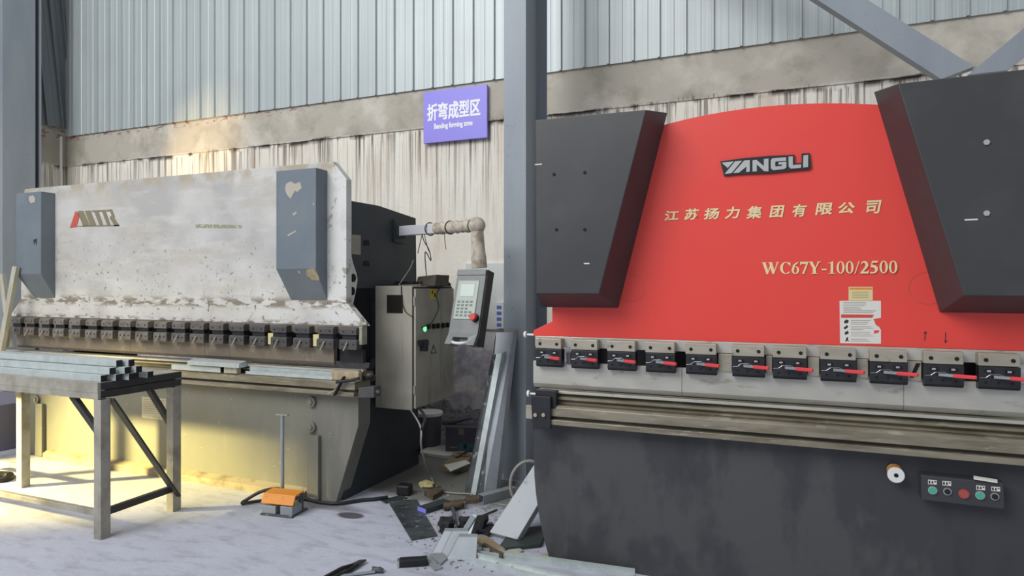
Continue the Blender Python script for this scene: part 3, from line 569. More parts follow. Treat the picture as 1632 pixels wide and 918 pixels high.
# clamps
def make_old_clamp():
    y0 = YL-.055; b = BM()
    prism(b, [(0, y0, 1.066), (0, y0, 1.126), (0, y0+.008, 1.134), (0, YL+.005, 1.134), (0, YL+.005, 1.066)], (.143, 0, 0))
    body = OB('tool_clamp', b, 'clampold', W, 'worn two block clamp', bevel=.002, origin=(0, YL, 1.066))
    b = BM(); prism(b, [(.006, y0+.002, 1.166), (.006, y0+.002, 1.205), (.006, y0+.014, 1.217), (.006, YL, 1.217), (.006, YL, 1.166)], (.134, 0, 0)); OB('upper_block', b, 'clampold', body, bevel=.002)
    b = BM(); box(b, .012, .125, y0+.02, YL, 1.13, 1.17); OB('spacer_block', b, 'clampdk', body)
    for x, z, dy in ((.03, 1.10, 0), (.075, 1.10, 0), (.118, 1.10, 0), (.035, 1.186, .002), (.11, 1.186, .002)):
        b = BM(); disc(b, (x, y0+dy, z), (0, -1, 0), .006, .0012, 10); OB('socket', b, 'hole', body)
    b = BM(); tube(b, [(.072, y0-.004, 1.118), (.062, y0-.014, 1.09), (.05, y0-.02, 1.06)], .0045, 8); OB('lever', b, 'steel', body, 'small bare steel lever', smooth=True)
    return body
c0 = make_old_clamp(); bl = c0.location.copy()
px_l = [16.5, 38, 62, 84.5, 110, 136, 161, 189, 216, 245, 273.5, 303, 333.6, 365.4, 398, 432, 467.6, 505, 541]
xs_l = [PY(p, 545, YL-.05).x for p in px_l]
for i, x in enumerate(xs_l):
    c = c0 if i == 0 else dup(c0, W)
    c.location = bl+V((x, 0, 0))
for qx0, qx1, qy0, qy1 in ((427, 435, 531, 549), (499, 508, 533, 552)):
    a = PY(qx0, qy0, YL-.03); c = PY(qx1, qy1, YL-.03); b = BM(); box(b, a.x, c.x, YL-.03, YL-.005, c.z, a.z); OB('spacer_block', b, 'lemon', W, 'pale yellow spacer block')
b = BM(); box(b, ml(-2.65), -2.65, YL+.0, YL+.05, 1.17, 1.224); OB('clamp_bar', b, 'oldpunch', W, bevel=.002)
b = BM(); box(b, -2.66, -2.635, YL-.03, YL+.03, 1.10, 1.22); OB('end_stop', b, 'steel', W, bevel=.002)
b = BM(); cyl(b, (-2.64, YL-.01, 1.24), (-2.605, YL-.01, 1.24), .014, 12); OB('adjusting_screw', b, 'steel', W)
pe = [PY(27, 540, YL).x, PY(208, 540, YL).x, PY(327, 540, YL).x, PY(366, 540, YL).x, PY(533, 540, YL).x]
for a_, c_ in zip(pe, pe[1:]):
    b = BM(); prism(b, [(a_+.001, YL-.004, 1.075), (a_+.001, YL+.03, 1.075), (a_+.001, YL+.03, 1.0), (a_+.001, YL+.016, .945), (a_+.001, YL+.010, .945), (a_+.001, YL-.004, .968)], (c_-a_-.002, 0, 0)); OB('punch', b, 'oldpunch', W, bevel=.001)
b = BM(); box(b, -2.855, -2.66, YL+.02, YL+.05, .97, 1.06); OB('tool_holder', b, 'black', W, bevel=.002)
die_stack(W, YL, ml(-2.62), -2.66, 'die', top=.925, rail_x=(0, 0))
# bed front, its welded bars, bolts and sill
br = [(PY(571, 634, YL).x, .90), (PY(571, 679, YL).x, PY(571, 679, YL).z), (-2.872, 0)]
b = BM(); prism(b, [(x, YL, z) for x, z in br]+[(ml(x), YL, z) for x, z in br[::-1]], (0, .14, 0)); OB('bed', b, 'bed', W, 'olive grey lower front plate', bevel=.003)
for x0, x1, zt in ((488, 507, 693), (56, 66.5, 643)):
    a = PY(x0, zt, YL-.03); c = PY(x1, zt, YL-.03); b = BM(); box(b, a.x, c.x, YL-.03, YL, .01, a.z); OB('welded_bar', b, 'bed', W, bevel=.004)
for px, py in ((498, 640), (498, 680), (60, 636)):
    b = BM(); c = PY(px, py, YL); cyl(b, c, c+V((0, -.022, 0)), .036, 20); cyl(b, c+V((0, -.022, 0)), c+V((0, -.032, 0)), .02, 6); OB('pin_boss', b, 'bed', W, smooth=True, bevel=.002)
xa = PY(70, 725, YL-.04).x; xb = PY(487, 780, YL-.03).x
b = BM(); prism(b, [(xa, YL-.05, 0), (xa, YL-.05, .05), (xa, YL, .075), (xa, YL, 0)], (xb-xa, 0, 0)); OB('sill', b, 'sill', W)
a = PY(226, 632, YL-.004); c = PY(265, 670, YL-.004)
b = BM(); box(b, a.x, c.x, YL-.004, YL, c.z, a.z); npx = OB('nameplate', b, 'steel', W, 'square metal nameplate')
b = BM()
for k in range(7):
    z = a.z-.018-k*.018; box(b, a.x+.02, c.x-.02-(k % 3)*.02, YL-.0046, YL-.004, z-.002, z+.002)
OB('engraved_line', b, 'taupe', npx)
# side frames, rear body
side_frame(W, -2.90, YL+.06, 'frame', 4.77, 2.10, 1.48); side_frame(W, ml(-2.85), YL+.06, 'frame', 4.77, 2.10, 1.48)
b = BM(); box(b, ml(-2.95), -2.95, YL+.55, 4.7, .9, 1.95); OB('rear_tank', b, 'frame', W, bevel=.01)
b = BM(); box(b, ml(-2.95), -2.95, YL+.3, 4.6, .05, .72); OB('rear_body', b, 'frame', W, bevel=.01)
X0 = -2.85
def onX(pts, name, m, th, parent=W):
    b = BM(); prism(b, [PX(x, y, X0+th) for x, y in pts], (-th, 0, 0)); return OB(name, b, m, parent)
onX([(561, 374), (575, 375), (575, 406), (561, 405)], 'side_plate', 'cabinet', .004)
for px, py in ((584, 387), (584, 420)): onX([(px-4, py-4), (px+4, py-4), (px+5, py+4), (px-4, py+4)], 'side_hole', 'hole', .003)
lk = onX([(560, 408), (563, 420), (568, 435), (570, 446), (567, 465), (563, 484), (560, 484)], 'guide_link', 'paper', .03)
for px, py in ((563, 443), (561.5, 464)):
    b = BM(); c = PX(px, py, X0+.0305); cyl(b, c, c+V((.002, 0, 0)), .03, 14); OB('link_hole', b, 'hole', lk)
# ------------------------------------------------------------------ electrical cabinet hung on the side of the white press
ya = 4.1; x0 = PY(598, 500, ya).x; x1 = PY(659, 500, ya).x; yb_ = PX(722, 500, x1).y; z0 = .592; z1 = 1.497
cabn = E('electrical_cabinet', ((x0+x1)/2, (ya+yb_)/2, z0), 'grimy grey electrical cabinet mounted on the end of the white press brake', 'cabinet')
b = BM(); box(b, x0, x1-.012, ya, yb_, z0, z1); OB('cabinet_body', b, 'cabinet', cabn, bevel=.004)
b = BM(); box(b, x1-.012, x1-.006, ya+.006, yb_-.006, z0+.004, z1-.01); OB('door_gasket', b, 'gasket', cabn)
b = BM(); box(b, x1-.006, x1+.012, ya+.012, yb_-.01, z0+.012, z1-.02); door = OB('door', b, 'cabinet', cabn, bevel=.003)
b = BM(); q0 = PY(617, 470, ya); q1 = PY(642, 499, ya); box(b, q0.x, q1.x, ya-.006, ya, q1.z, q0.z); wf = OB('inspection_window', b, 'gasket', cabn, bevel=.002)
b = BM(); box(b, q0.x+.01, q1.x-.01, ya-.008, ya-.005, q1.z+.01, q0.z-.01); OB('window_pane', b, 'darkglass', wf)
XD = x1+.012
def onD(pts, name, m, parent, th=.002):
    b = BM(); prism(b, [PX(x, y, XD+th) for x, y in pts], (-th, 0, 0)); return OB(name, b, m, parent)
for i, px in enumerate((676, 682, 690, 697, 705, 712)):
    py = 524 if i == 0 else 521-.6*i; c = PX(px, py, XD); b = BM(); cyl(b, c, c+V((.01, 0, 0)), .021, 14)
    kn = OB('indicator_lamp' if i == 0 else 'rotary_knob', b, 'lamp' if i == 0 else 'black', door, 'lit green lamp' if i == 0 else None, smooth=True)
    if i: b = BM(); box(b, c.x+.01, c.x+.024, c.y-.006, c.y+.006, c.z-.018, c.z+.018); OB('knob_grip', b, 'black', kn, bevel=.002)
    if i == 0: b = BM(); cyl(b, c, c+V((.006, 0, 0)), .027, 14); OB('lamp_ring', b, 'chrome', kn, smooth=True)
onD([(671, 543), (683, 541), (684, 549), (672, 551)], 'main_switch', 'black', door, .03); onD([(677, 549), (683, 548.5), (682, 560), (678, 560)], 'switch_handle', 'black', door, .045)
ys = onD([(686, 461), (696, 460), (696, 476), (686, 477)], 'warning_label', 'yellow', door, .0015)
onD([(688, 463), (690, 463), (690, 468), (688, 468.5)], 'label_print', 'ink', ys, .002); onD([(692, 467), (694.5, 467), (694.5, 474), (692, 473)], 'label_print', 'ink', ys, .002)
tr = [(691, 549), (696, 562.5), (686.5, 564)]; onD([(691, 549), (696, 562.5), (695, 562), (691, 551.5)], 'warning_triangle', 'ink', door); onD([(691, 549), (691, 551.5), (687.5, 563), (686.5, 564)], 'warning_triangle', 'ink', door); onD([(686.5, 564), (687.5, 562.7), (695, 561.5), (696, 562.5)], 'warning_triangle', 'ink', door)
for z in (z0+.12, z1-.14):
    b = BM(); cyl(b, (x1+.004, ya+.004, z), (x1+.004, ya+.004, z+.06), .007, 10); OB('hinge', b, 'cabinet', door)
# things lying on the cabinet
b = BM(); a = V((x0+.22, yb_-.40, z1)); prism(b, [a, a+V((.17, .0, 0)), a+V((.17, .02, .085)), a+V((.02, 0, .07))], (-.05, .30, 0)); T('cardboard_carton', b, 'dkcard', 'dirty brown carton lying on top of the electrical cabinet', 'carton', bevel=.003)
b = BM(); lumpy(b, (x1-.05, yb_-.05, z1), .05, .038, .022, 5); T('rag', b, 'dkcard', 'crumpled brown rag beside the carton on the electrical cabinet', 'rag', smooth=True)
b = BM(); pts = []
rr = random.Random(3)
for k in range(60):
    t = k/59; pts.append(V((x0+.03+.24*t+.02*math.sin(k*1.7), ya+.22+.06*math.sin(k*1.1), z1+.012+.022*abs(math.sin(k*.9)))))
tube(b, pts, .005, 6); T('cable', b, 'rubber', 'tangle of black cable lying on the front of the cabinet top', 'cable', smooth=True)
b = BM(); a = V((x0+.14, ya+.10, z1+.004)); tube(b, [a, a+V((.09, .02, .13)), a+V((.11, .03, .19))], .004, 6); tube(b, [a, a+V((.2, -.02, .002))], .004, 6); T('metal_rod', b, 'steel', 'thin bent metal rod sticking up from the cable tangle on the cabinet', 'rod', smooth=True)
# ------------------------------------------------------------------ control pendant on its swing arm
pv = PX(634, 369, X0); qv = (pv-V((0, 0, H))).dot(FW); qe = qv*.90
pe_ = PQ(760, 358, qe); pe_.z = pv.z
pen = E('control_pendant', (pv.x, pv.y, pv.z-.05), 'grey operator console hanging from a swing arm on the white press brake', 'control panel')
b = BM(); box(b, X0-.002, X0+.02, pv.y-.07, pv.y+.07, pv.z-.09, pv.z+.09); cyl(b, pv+V((.02, 0, -.05)), pv+V((.02, 0, .05)), .05, 16); OB('wall_bracket', b, 'frame', pen, bevel=.002)
dv = (pe_-pv).normalized()
b = BM(); bar(b, pv+dv*.02, pe_-dv*.40, .065, .075); OB('arm', b, 'armwhite', pen, 'white painted arm', bevel=.004)
b = BM(); pts = [pv+dv*((pe_-pv).length-.41+.41*i/24) for i in range(25)]; tube(b, pts, [.044+.004*math.sin(i*2.1)+.002*math.sin(i*5) for i in range(25)], 14)
OB('arm_wrap', b, 'pipe', pen, 'dusty wrapped length of the arm', smooth=True)
b = BM(); bmesh.ops.create_uvsphere(b, u_segments=20, v_segments=14, radius=.062, matrix=Matrix.Translation(pe_)); OB('elbow', b, 'pipe', pen, smooth=True)
pd = V((pe_.x, pe_.y, H+(455-427)*qe/F))
pd += RT*.018
b = BM(); pts = [pe_+(pd-pe_)*i/12 for i in range(13)]; tube(b, pts, [.046, .046, .045, .046, .047, .046, .047, .048, .05, .054, .054, .056, .056], 16); OB('drop_pipe', b, 'pipe', pen, smooth=True)
for k, f in enumerate((.45, .70, .97)):
    c = pv+dv*((pe_-pv).length*f-.02); u_, v_ = frame_of(dv); b = BM()
    tube(b, [c+(u_*math.cos(a)+v_*math.sin(a))*.048+dv*.012*math.sin(a*.5) for a in [2*math.pi*i/20 for i in range(21)]], .005, 6); OB('binding_wire', b, 'rust', pen, smooth=True)
be, ta = math.radians(30), math.radians(15)
nh = -math.sin(be)*RT-math.cos(be)*FW; sv = math.cos(be)*RT-math.sin(be)*FW; nn = nh*math.cos(ta)+V((0, 0, math.sin(ta))); uu = V((0, 0, math.cos(ta)))-nh*math.sin(ta)
wd = 46.5*qe/F/math.cos(be); ht = 118*qe/F/math.cos(ta)*.99; O = PQ(730, 430, qe) ; 
def K(s_, u_, n_=0): return O+sv*(s_*wd)-uu*(u_*ht)+nn*n_      # s 0..1 left to right, u 0..1 top to bottom
def kb(name, s0, s1, u0, u1, n0, n1, m, parent, bevel=.001, label=None):
    b = BM(); hexa(b, [K(s0, u1, n0), K(s1, u1, n0), K(s1, u1, n1), K(s0, u1, n1), K(s0, u0, n0), K(s1, u0, n0), K(s1, u0, n1), K(s0, u0, n1)]); return OB(name, b, m, parent, label, bevel)
b = BM(); s0 = [K(0, 0), K(1, 0), K(1, .84), K(1, 1, .03), K(.74, 1, .03), K(.74, .90, .015), K(.22, .90, .015), K(.22, 1, .03), K(0, 1, .03), K(0, .84)]
prism(b, s0, nn*-.095); con = OB('console_housing', b, 'console', pen, 'grey console housing', bevel=.004)
b = BM(); prism(b, [K(1.001, .0, -.012), K(1.001, .84, -.012), K(1.001, .99, .012), K(1.001, .99, -.092), K(1.001, .0, -.092)], sv*.008); OB('console_side', b, 'black', con, 'black side of the console')
kb('console_cap', .0, 1., .0, .075, 0, .006, 'console', con, .002)
pnl = kb('membrane_panel', .10, .82, .15, .66, 0, .004, 'membrane', con)
kb('display', .22, .70, .20, .36, .004, .007, 'lcd', pnl, .001, 'pale lit display')
for r in range(5):
    for c_ in range(4):
        if r == 2 and c_ == 3: continue
        kb('key', .17+c_*.145, .26+c_*.145, .42+r*.045, .445+r*.045, .004, .006, 'key', pnl, 0)
c = K(.86, .64, 0); b = BM(); cyl(b, c, c+nn*.03, .016, 16); cyl(b, c+nn*.022, c+nn*.045, .027, 18, .024); OB('emergency_stop', b, 'estop', con, 'red mushroom stop button', smooth=True, bevel=.002)
c = K(.86, .64, 0); b = BM(); cyl(b, c, c+nn*.006, .03, 18); OB('stop_ring', b, 'black', con, smooth=True)
b = BM(); tube(b, spline([K(.2, .955, .0), K(.3, .975, .03), K(.5, .985, .036), K(.66, .975, .03), K(.76, .955, 0)], 5), .010, 8); OB('handle', b, 'whiteplastic', con, 'white curved handle', smooth=True)
b = BM(); c = pv+dv*((pe_-pv).length*.33); c.z -= .04
tube(b, spline([c, c+V((.03, -.02, -.05)), c+V((.09, -.05, -.12)), c+V((.10, -.04, -.2)), V((x1-.05, ya+.25, 1.75)), V((x1-.06, ya+.3, z1+.01))], 8), .004, 6)
tube(b, spline([c, c+V((-.02, 0, -.07)), c+V((-.05, .02, -.14))], 6), .003, 6); tube(b, spline([c+V((.02, 0, 0)), c+V((.06, -.02, -.10)), c+V((.09, -.05, -.13))], 6), .003, 6)
c2_ = pv+dv*((pe_-pv).length*.62); tube(b, spline([c2_+V((0, 0, -.04)), c2_+V((.0, 0, -.09)), c2_+V((.01, 0, -.16))], 6), .003, 6)
OB('hanging_wire', b, 'rubber', pen, smooth=True)
b = BM(); tube(b, spline([PX(705, 452, XD+.01), PX(696, 470, XD+.02), PX(699, 490, XD+.03), PX(688, 514, XD+.03), PX(672, 522, XD+.02)], 8), .004, 6)
tube(b, spline([V((x1-.1, ya-.006, z1)), PY(640, 475, ya-.012), PY(645, 495, ya-.012), PY(657, 505, ya-.012)], 8), .003, 6); T('cable', b, 'rubber', 'loose black wire trailing across the electrical cabinet door', 'cable', smooth=True)
# ------------------------------------------------------------------ sign and fittings on the wall
sy = WY-.06; q = [PY(675, 148, sy), PY(776, 134, sy), PY(777, 218, sy), PY(677, 229, sy)]
sx0, sx1, sz1, sz0 = q[0].x, q[1].x, (q[0].z+q[1].z)/2, (q[2].z+q[3].z)/2
sg = E('wall_sign', ((sx0+sx1)/2, sy, sz0), 'purple sign with white Chinese and English lettering high on the wall', 'sign')
b = BM(); box(b, sx0, sx1, sy, sy+.03, sz0, sz1); OB('sign_board', b, 'purple', sg)
p0 = PY(681, 194, sy); p1 = PY(765, 184, sy); p2 = PY(681, 167, sy)
OB('sign_lettering', text_bm('折弯成型区', .1, lambda u, v, w_: V((p0.x+u, sy-w_-.001, p0.z+v)), width=p1.x-p0.x, height=p2.z-p0.z, offset=.0010, bold=.0055), 'signwhite', sg)
p3 = PY(692, 207, sy); p4 = PY(753, 199, sy)
OB('sign_lettering', text_bm('Bending forming zone', .05, lambda u, v, w_: V((p3.x+u, sy-w_-.001, p3.z-.01+v)), width=p4.x-p3.x, height=.066, offset=.0008, bold=.0025), 'signwhite', sg)
b = BM(); a = PY(742, 420, WY-.03); c = PY(812, 526, WY-.03); box(b, a.x, c.x, WY-.03, WY, c.z, a.z); T('wall_board', b, 'panelwhite', 'plain pale board on the wall behind the operator console', 'board', bevel=.003)
a = PY(789, 481, WY-.09); c = PY(802, 524, WY-.09)
ps = E('socket_strip', ((a.x+c.x)/2, WY-.06, c.z), 'white socket strip with blue switches on the pale wall board', 'socket strip')
b = BM(); box(b, a.x, c.x, WY-.09, WY-.03, c.z, a.z); OB('strip_body', b, 'whiteplastic', ps, bevel=.006)
for k in range(4):
    z = a.z-.035-k*.055; b = BM(); box(b, a.x+.018, c.x-.018, WY-.094, WY-.09, z-.032, z); OB('switch', b, 'blue', ps, bevel=.002)
b = BM(); tube(b, spline([V((c.x-.005, WY-.06, c.z+.07)), V((c.x+.03, WY-.06, c.z+.03)), V((c.x+.02, WY-.06, c.z-.05))], 6), .008, 8); OB('cord', b, 'greycable', ps, smooth=True)

# ------------------------------------------------------------------ work table with its steel stock
fr = G(163, 857); bk = G(277, 813); lf = G(14, 783)
tz = .925
tb = E('work_table', (-4.7, 2.9, 0), 'grimy steel work table carrying galvanised tubes', 'table')
xe0, xe1 = -6.2, -3.745; yf, ybk = fr.y-.035, bk.y+.035
b = BM(); box(b, xe0, xe1, yf, ybk, tz-.006, tz); OB('tabletop', b, 'table', tb, bevel=.001)
b = BM(); box(b, xe0, xe1, yf, yf+.045, tz-.062, tz-.006); OB('apron', b, 'table', tb, bevel=.002)
b = BM(); box(b, xe0, xe1, yf+.002, yf+.05, tz-.10, tz-.062); OB('front_rail', b, 'table', tb, bevel=.002)
b = BM(); box(b, xe0, xe1, ybk-.045, ybk, tz-.10, tz-.006); OB('rear_rail', b, 'table', tb, bevel=.002)
b = BM(); box(b, xe1-.045, xe1+.003, yf+.02, ybk, tz-.045, tz-.002); OB('end_rail', b, 'tableend', tb, bevel=.002)
b = BM(); box(b, xe1-.045, xe1+.001, yf+.02, ybk, tz-.095, tz-.05); OB('end_rail', b, 'tableend', tb, bevel=.002)
lg = [(fr.x, fr.y), (bk.x, bk.y), (lf.x-.02, lf.y+.11), (xe0+.1, fr.y)]
for i, (x, y) in enumerate(lg):
    b = BM(); shell(b, (x, y, 0), (x, y, tz-.10), .062, .062, .004, up=(0, 1, 0)); OB('leg', b, 'table', tb, bevel=.003)
b = BM(); bar(b, (xe0+.1, fr.y, .145), (fr.x-.03, fr.y, .145), .03, .035); OB('stretcher', b, 'table', tb, bevel=.002)
b = BM(); bar(b, (fr.x+.005, fr.y+.02, .15), (bk.x+.005, bk.y-.02, .15), .035, .04); OB('stretcher', b, 'tableend', tb, bevel=.002)
b = BM(); bar(b, (lf.x-.02, lf.y+.11, .15), (lf.x-.9, lf.y+.11, .15), .03, .035); OB('stretcher', b, 'table', tb, bevel=.002)
b = BM(); bar(b, (fr.x+.034, fr.y+.03, tz-.10), (bk.x+.034, bk.y-.0, .10), .012, .055, up=(1, 0, 0)); OB('diagonal_brace', b, 'tableend', tb)
b = BM(); bar(b, (fr.x-.28, fr.y+.01, tz-.10), (fr.x-.02, fr.y+.01, .60), .035, .03, up=(0, 1, 0)); OB('diagonal_brace', b, 'tableend', tb)
b = BM(); bar(b, (bk.x-.26, bk.y, tz-.10), (bk.x-.02, bk.y, .56), .035, .03, up=(0, 1, 0)); OB('diagonal_brace', b, 'tableend', tb)
b = BM(); bar(b, (lg[2][0]+.18, lg[2][1], tz-.10), (lg[2][0]+.02, lg[2][1], .70), .03, .03, up=(0, 1, 0)); OB('diagonal_brace', b, 'table', tb)
# tubes: rows from the table top up
S = .040; rows = [(0, [(.03, -3.76), (.095, -3.72), (.15, -3.68), (.20, -3.71), (.26, -3.66)]), (1, [(.07, -3.74), (.13, -3.69), (.19, -3.67)]), (2, [(.12, -3.75), (.17, -3.71)])]
LB = {0: ['lowest galvanised tube nearest the front edge of the table', 'lowest row tube second from the table front edge', 'lowest row tube third from the table front edge', 'lowest row tube fourth from the table front edge', 'lowest row tube farthest from the table front edge'],
      1: ['middle row galvanised tube nearest the front of the table stack', 'middle row galvanised tube in the centre of the table stack', 'middle row galvanised tube at the back of the table stack'], 2: ['topmost galvanised tube at the front of the table stack', 'topmost galvanised tube at the back of the table stack']}
for r, it in rows:
    for k, (dy, xe) in enumerate(it):
        y = yf+dy+.02; z = tz+S/2+r*(S+.0005)
        b = BM(); shell(b, (-6.25-.03*k, y, z), (xe, y, z), S-.001, S-.0005, .0025)
        o = T('square_tube', b, 'galv', LB[r][k], 'steel tube', 'galvanised square tubes on the table', bevel=.002)
        b = BM(); box(b, xe-.03, xe+.003, y-S/2+.001, y+S/2-.001, z-S/2+.001, z+S/2-.001); OB('dark_end_fill', b, 'black', o, 'black fill painted as the dark inside of the open tube end')  # hollow end filled in black, painting the darkness inside the tube
# profiles and strips resting on the ledge of the white press
zl = .8585
def chan(name, label, x0, x1, y0, y1, h, m, th=.003, grp=None):
    b = BM(); prism(b, [(x0, y0, zl), (x0, y0, zl+h), (x0, y0+th, zl+h), (x0, y0+th, zl+th), (x0, y1-th, zl+th), (x0, y1-th, zl+h), (x0, y1, zl+h), (x0, y1, zl)], (x1-x0, 0, 0)); return T(name, b, m, label, 'steel profile', grp)
b = BM(); xa = -4.15; xb = PY(383, 590, YL-.10).x
b = BM(); prism(b, [(xa, YL-.115, .905), (xa, YL-.112, .935), (xa, YL-.045, .950), (xa, YL-.036, .935), (xa, YL-.036, .905)], (xb-xa, 0, 0)); 
b2 = BM(); bm_w = b
o = T('steel_profile', b, 'galv', 'bright folded channel behind the tube ends, resting on the die', 'steel profile', bevel=.002); b2.free()
b = BM(); xm = PY(343, 598, YL-.14).x; shell(b, (xm-.5, YL-.07, .878), (xm, YL-.07, .878), .045, .038, .003); o = T('square_tube', b, 'galv', 'short galvanised tube with a black end on the press bed ledge', 'steel tube', bevel=.002)
b = BM(); box(b, xm-.03, xm+.003, YL-.092, YL-.048, .8595, .8965); OB('dark_end_fill', b, 'black', o)  # black fill painted as the dark inside of this tube
b = BM(); xq = PY(374, 598, YL-.11).x; box(b, xm+.03, xq, YL-.09, YL-.05, .8585, .904); T('wood_block', b, 'palewood', 'pale offcut of timber under the bright folded channel', 'wood block', bevel=.003)
xa = PY(392, 590, YL-.07).x; xb = PY(530, 595, YL-.07).x
b = BM(); prism(b, [(xa, YL-.074, zl), (xa, YL-.074, zl+.022), (xa, YL-.07, zl+.022), (xa, YL-.066, zl+.004), (xa, YL-.034, zl+.004), (xa, YL-.034, zl+.050), (xa, YL-.031, zl+.050), (xa, YL-.031, zl)], (xb-xa, 0, 0)); T('steel_strip', b, 'galv', 'long shiny folded strip lying along the press bed ledge', 'steel strip')
xa = PY(528, 597, YL-.07).x; xb = PY(572, 600, YL-.07).x
b = BM(); box(b, xa, xb, YL-.073, YL-.032, zl, zl+.062); T('wood_block', b, 'wood', 'brown timber block at the right end of the press bed', 'wood block', bevel=.006)
# hand clamp hanging over the rail
wr = E('hand_clamp', PY(545, 615, YL-.11), 'dark steel clamp tool hanging over the rail beside the brown timber block', 'hand tool')
b = BM(); a = PY(549, 600, YL-.10); c = PY(533, 630, YL-.11); bar(b, a, c, .012, .034, up=(0, 1, 0)); OB('tool_body', b, 'clampdk', wr, bevel=.004)
b = BM(); tube(b, [PY(536, 609, YL-.115), PY(560, 606, YL-.105), PY(572, 603, YL-.10)], .011, 10); OB('tool_jaw', b, 'clampdk', wr, smooth=True)
b = BM(); tube(b, [PY(523, 628, YL-.115), PY(536, 621, YL-.115)], .006, 8); OB('tool_screw', b, 'steel', wr, smooth=True)
# end block of the bed rail
eb = E('end_vise', PY(588, 630, YL-.07), 'small steel end stop with a spindle on the right end of the press rail', 'end stop')
b = BM(); q = [PY(571, 618, YL-.09), PY(596, 616, YL-.09), PY(596, 634, YL-.09), PY(571, 634, YL-.09)]; prism(b, q, (0, .08, 0)); OB('stop_block', b, 'clampold', eb, bevel=.003)
b = BM(); c = PY(592, 623, YL-.05); cyl(b, c, c+V((.06, -.01, 0)), .012, 10); cyl(b, c+V((.0, 0, 0)), c+V((.025, -.004, 0)), .024, 14); OB('spindle', b, 'chrome', eb, smooth=True)
b = BM(); lumpy(b, PY(588, 606, YL+.03), .05, .04, .04, 8); OB('grease_lump', b, 'groove', eb, smooth=True)
# ------------------------------------------------------------------ leaning battens on the left
def batten(a, c, w_, h_, m, label):
    b = BM(); bar(b, a, c, w_, h_, up=(0, 1, 0)); return T('timber_batten', b, m, label, 'batten', None, .003)
a = PY(26, 425, 3.56); c = PY(3, 553, 3.50); t_ = (c-a); c = a+t_*(a.z/(a.z-c.z)); batten(a, c+V((0, 0, .02)), .055, .035, 'palewood', 'pale timber batten leaning to the right against the slate cover')
a = PY(4, 437, 3.60); c = PY(17, 553, 3.56); batten(a, c, .05, .03, 'palewood', 'shorter pale batten crossing behind the leaning one at the left edge')
b = BM(); p = PY(0, 556, 3.60); prism(b, [(p.x-.2, 3.57, .858), (p.x+.26, 3.57, .858), (p.x+.26, 3.57, .89), (p.x+.10, 3.57, .90), (p.x-.2, 3.57, .90)], (0, .045, 0)); T('scrap_block', b, 'clampold', 'grey scrap block on the far left end of the press rail', 'scrap')
p = G(8, 722); b = BM(); box(b, p.x-.9, p.x-.1, p.y, p.y+.5, 0, .42); cr_ = T('storage_crate', b, 'crate', 'grey violet crate behind the table leg at the left edge', 'crate', bevel=.008)
b = BM(); 
for k in range(3): box(b, p.x-.9, p.x-.1, p.y-.01, p.y, .06+k*.13, .09+k*.13)
OB('crate_rib', b, 'bucket', cr_)
p = G(-6, 765); b = BM(); tube(b, spline([p+V((-.12, 0, .012)), p+V((0, -.08, .012)), p+V((.11, 0, .012)), p+V((0, .09, .012)), p+V((-.12, 0, .03))], 8), .03, 8); T('hose_coil', b, 'rubber', 'black hose coil beside the left table leg', 'hose', smooth=True)
# ------------------------------------------------------------------ foot pedal
pc = G(450, 818); fp = E('foot_pedal', pc, 'orange topped foot pedal with an upright carrying post', 'foot pedal')
ux = V((math.cos(.12), math.sin(.12), 0)); uy = V((-ux.y, ux.x, 0))
def fb(name, a0, a1, b0, b1, z0_, z1_, m, label=None, bevel=.003):
    b = BM(); obox(b, pc+ux*a0+uy*b0+V((0, 0, z0_)), ux*(a1-a0), uy*(b1-b0), V((0, 0, z1_-z0_))); return OB(name, b, m, fp, label, bevel)
fb('base_plate', -.12, .12, -.07, .11, 0, .012, 'dkgalv')
fb('pedal_side', -.115, -.01, -.06, .05, .012, .062, 'dull', 'bare metal pedal'); fb('pedal_side', .025, .115, -.06, .05, .012, .068, 'dull', 'bare metal pedal')
b = BM(); prism(b, [pc+ux*-.12+uy*-.062+V((0, 0, .078)), pc+ux*-.12+uy*-.030+V((0, 0, .135)), pc+ux*-.12+uy*.07+V((0, 0, .140)), pc+ux*-.12+uy*.07+V((0, 0, .132)), pc+ux*-.12+uy*-.024+V((0, 0, .128)), pc+ux*-.12+uy*-.054+V((0, 0, .076))], ux*.24); OB('guard', b, 'orange', fp, 'orange guard', bevel=.002)
fb('guard_leg', -.115, -.10, .04, .07, .01, .132, 'dkgalv'); fb('guard_leg', .10, .115, .04, .07, .01, .132, 'dkgalv')
ptop = PY(450, 661, pc.y+.09); pb = pc+uy*.09+ux*(ptop-pc).dot(ux)
b = BM(); cyl(b, (ptop.x, ptop.y, .012), ptop, .0125, 14); OB('post', b, 'dull', fp, smooth=True)
b = BM(); bar(b, ptop-ux*.045, ptop+ux*.045, .02, .008); OB('post_handle', b, 'steel', fp)
b = BM(); g = lambda x, y, z=.016: G(x, y, z)
tube(b, spline([g(478, 797), g(462, 785, .05), g(440, 779, .10), g(415, 784, .08), g(392, 797, .03), g(386, 802, .016), g(396, 801), g(425, 797), g(448, 795, .03), g(480, 794), g(510, 800), g(540, 802), g(575, 797), g(598, 795), g(618, 792)], 8), .0115, 8); T('power_hose', b, 'rubber', 'black pedal hose looping across the floor beside the orange pedal', 'hose', smooth=True)
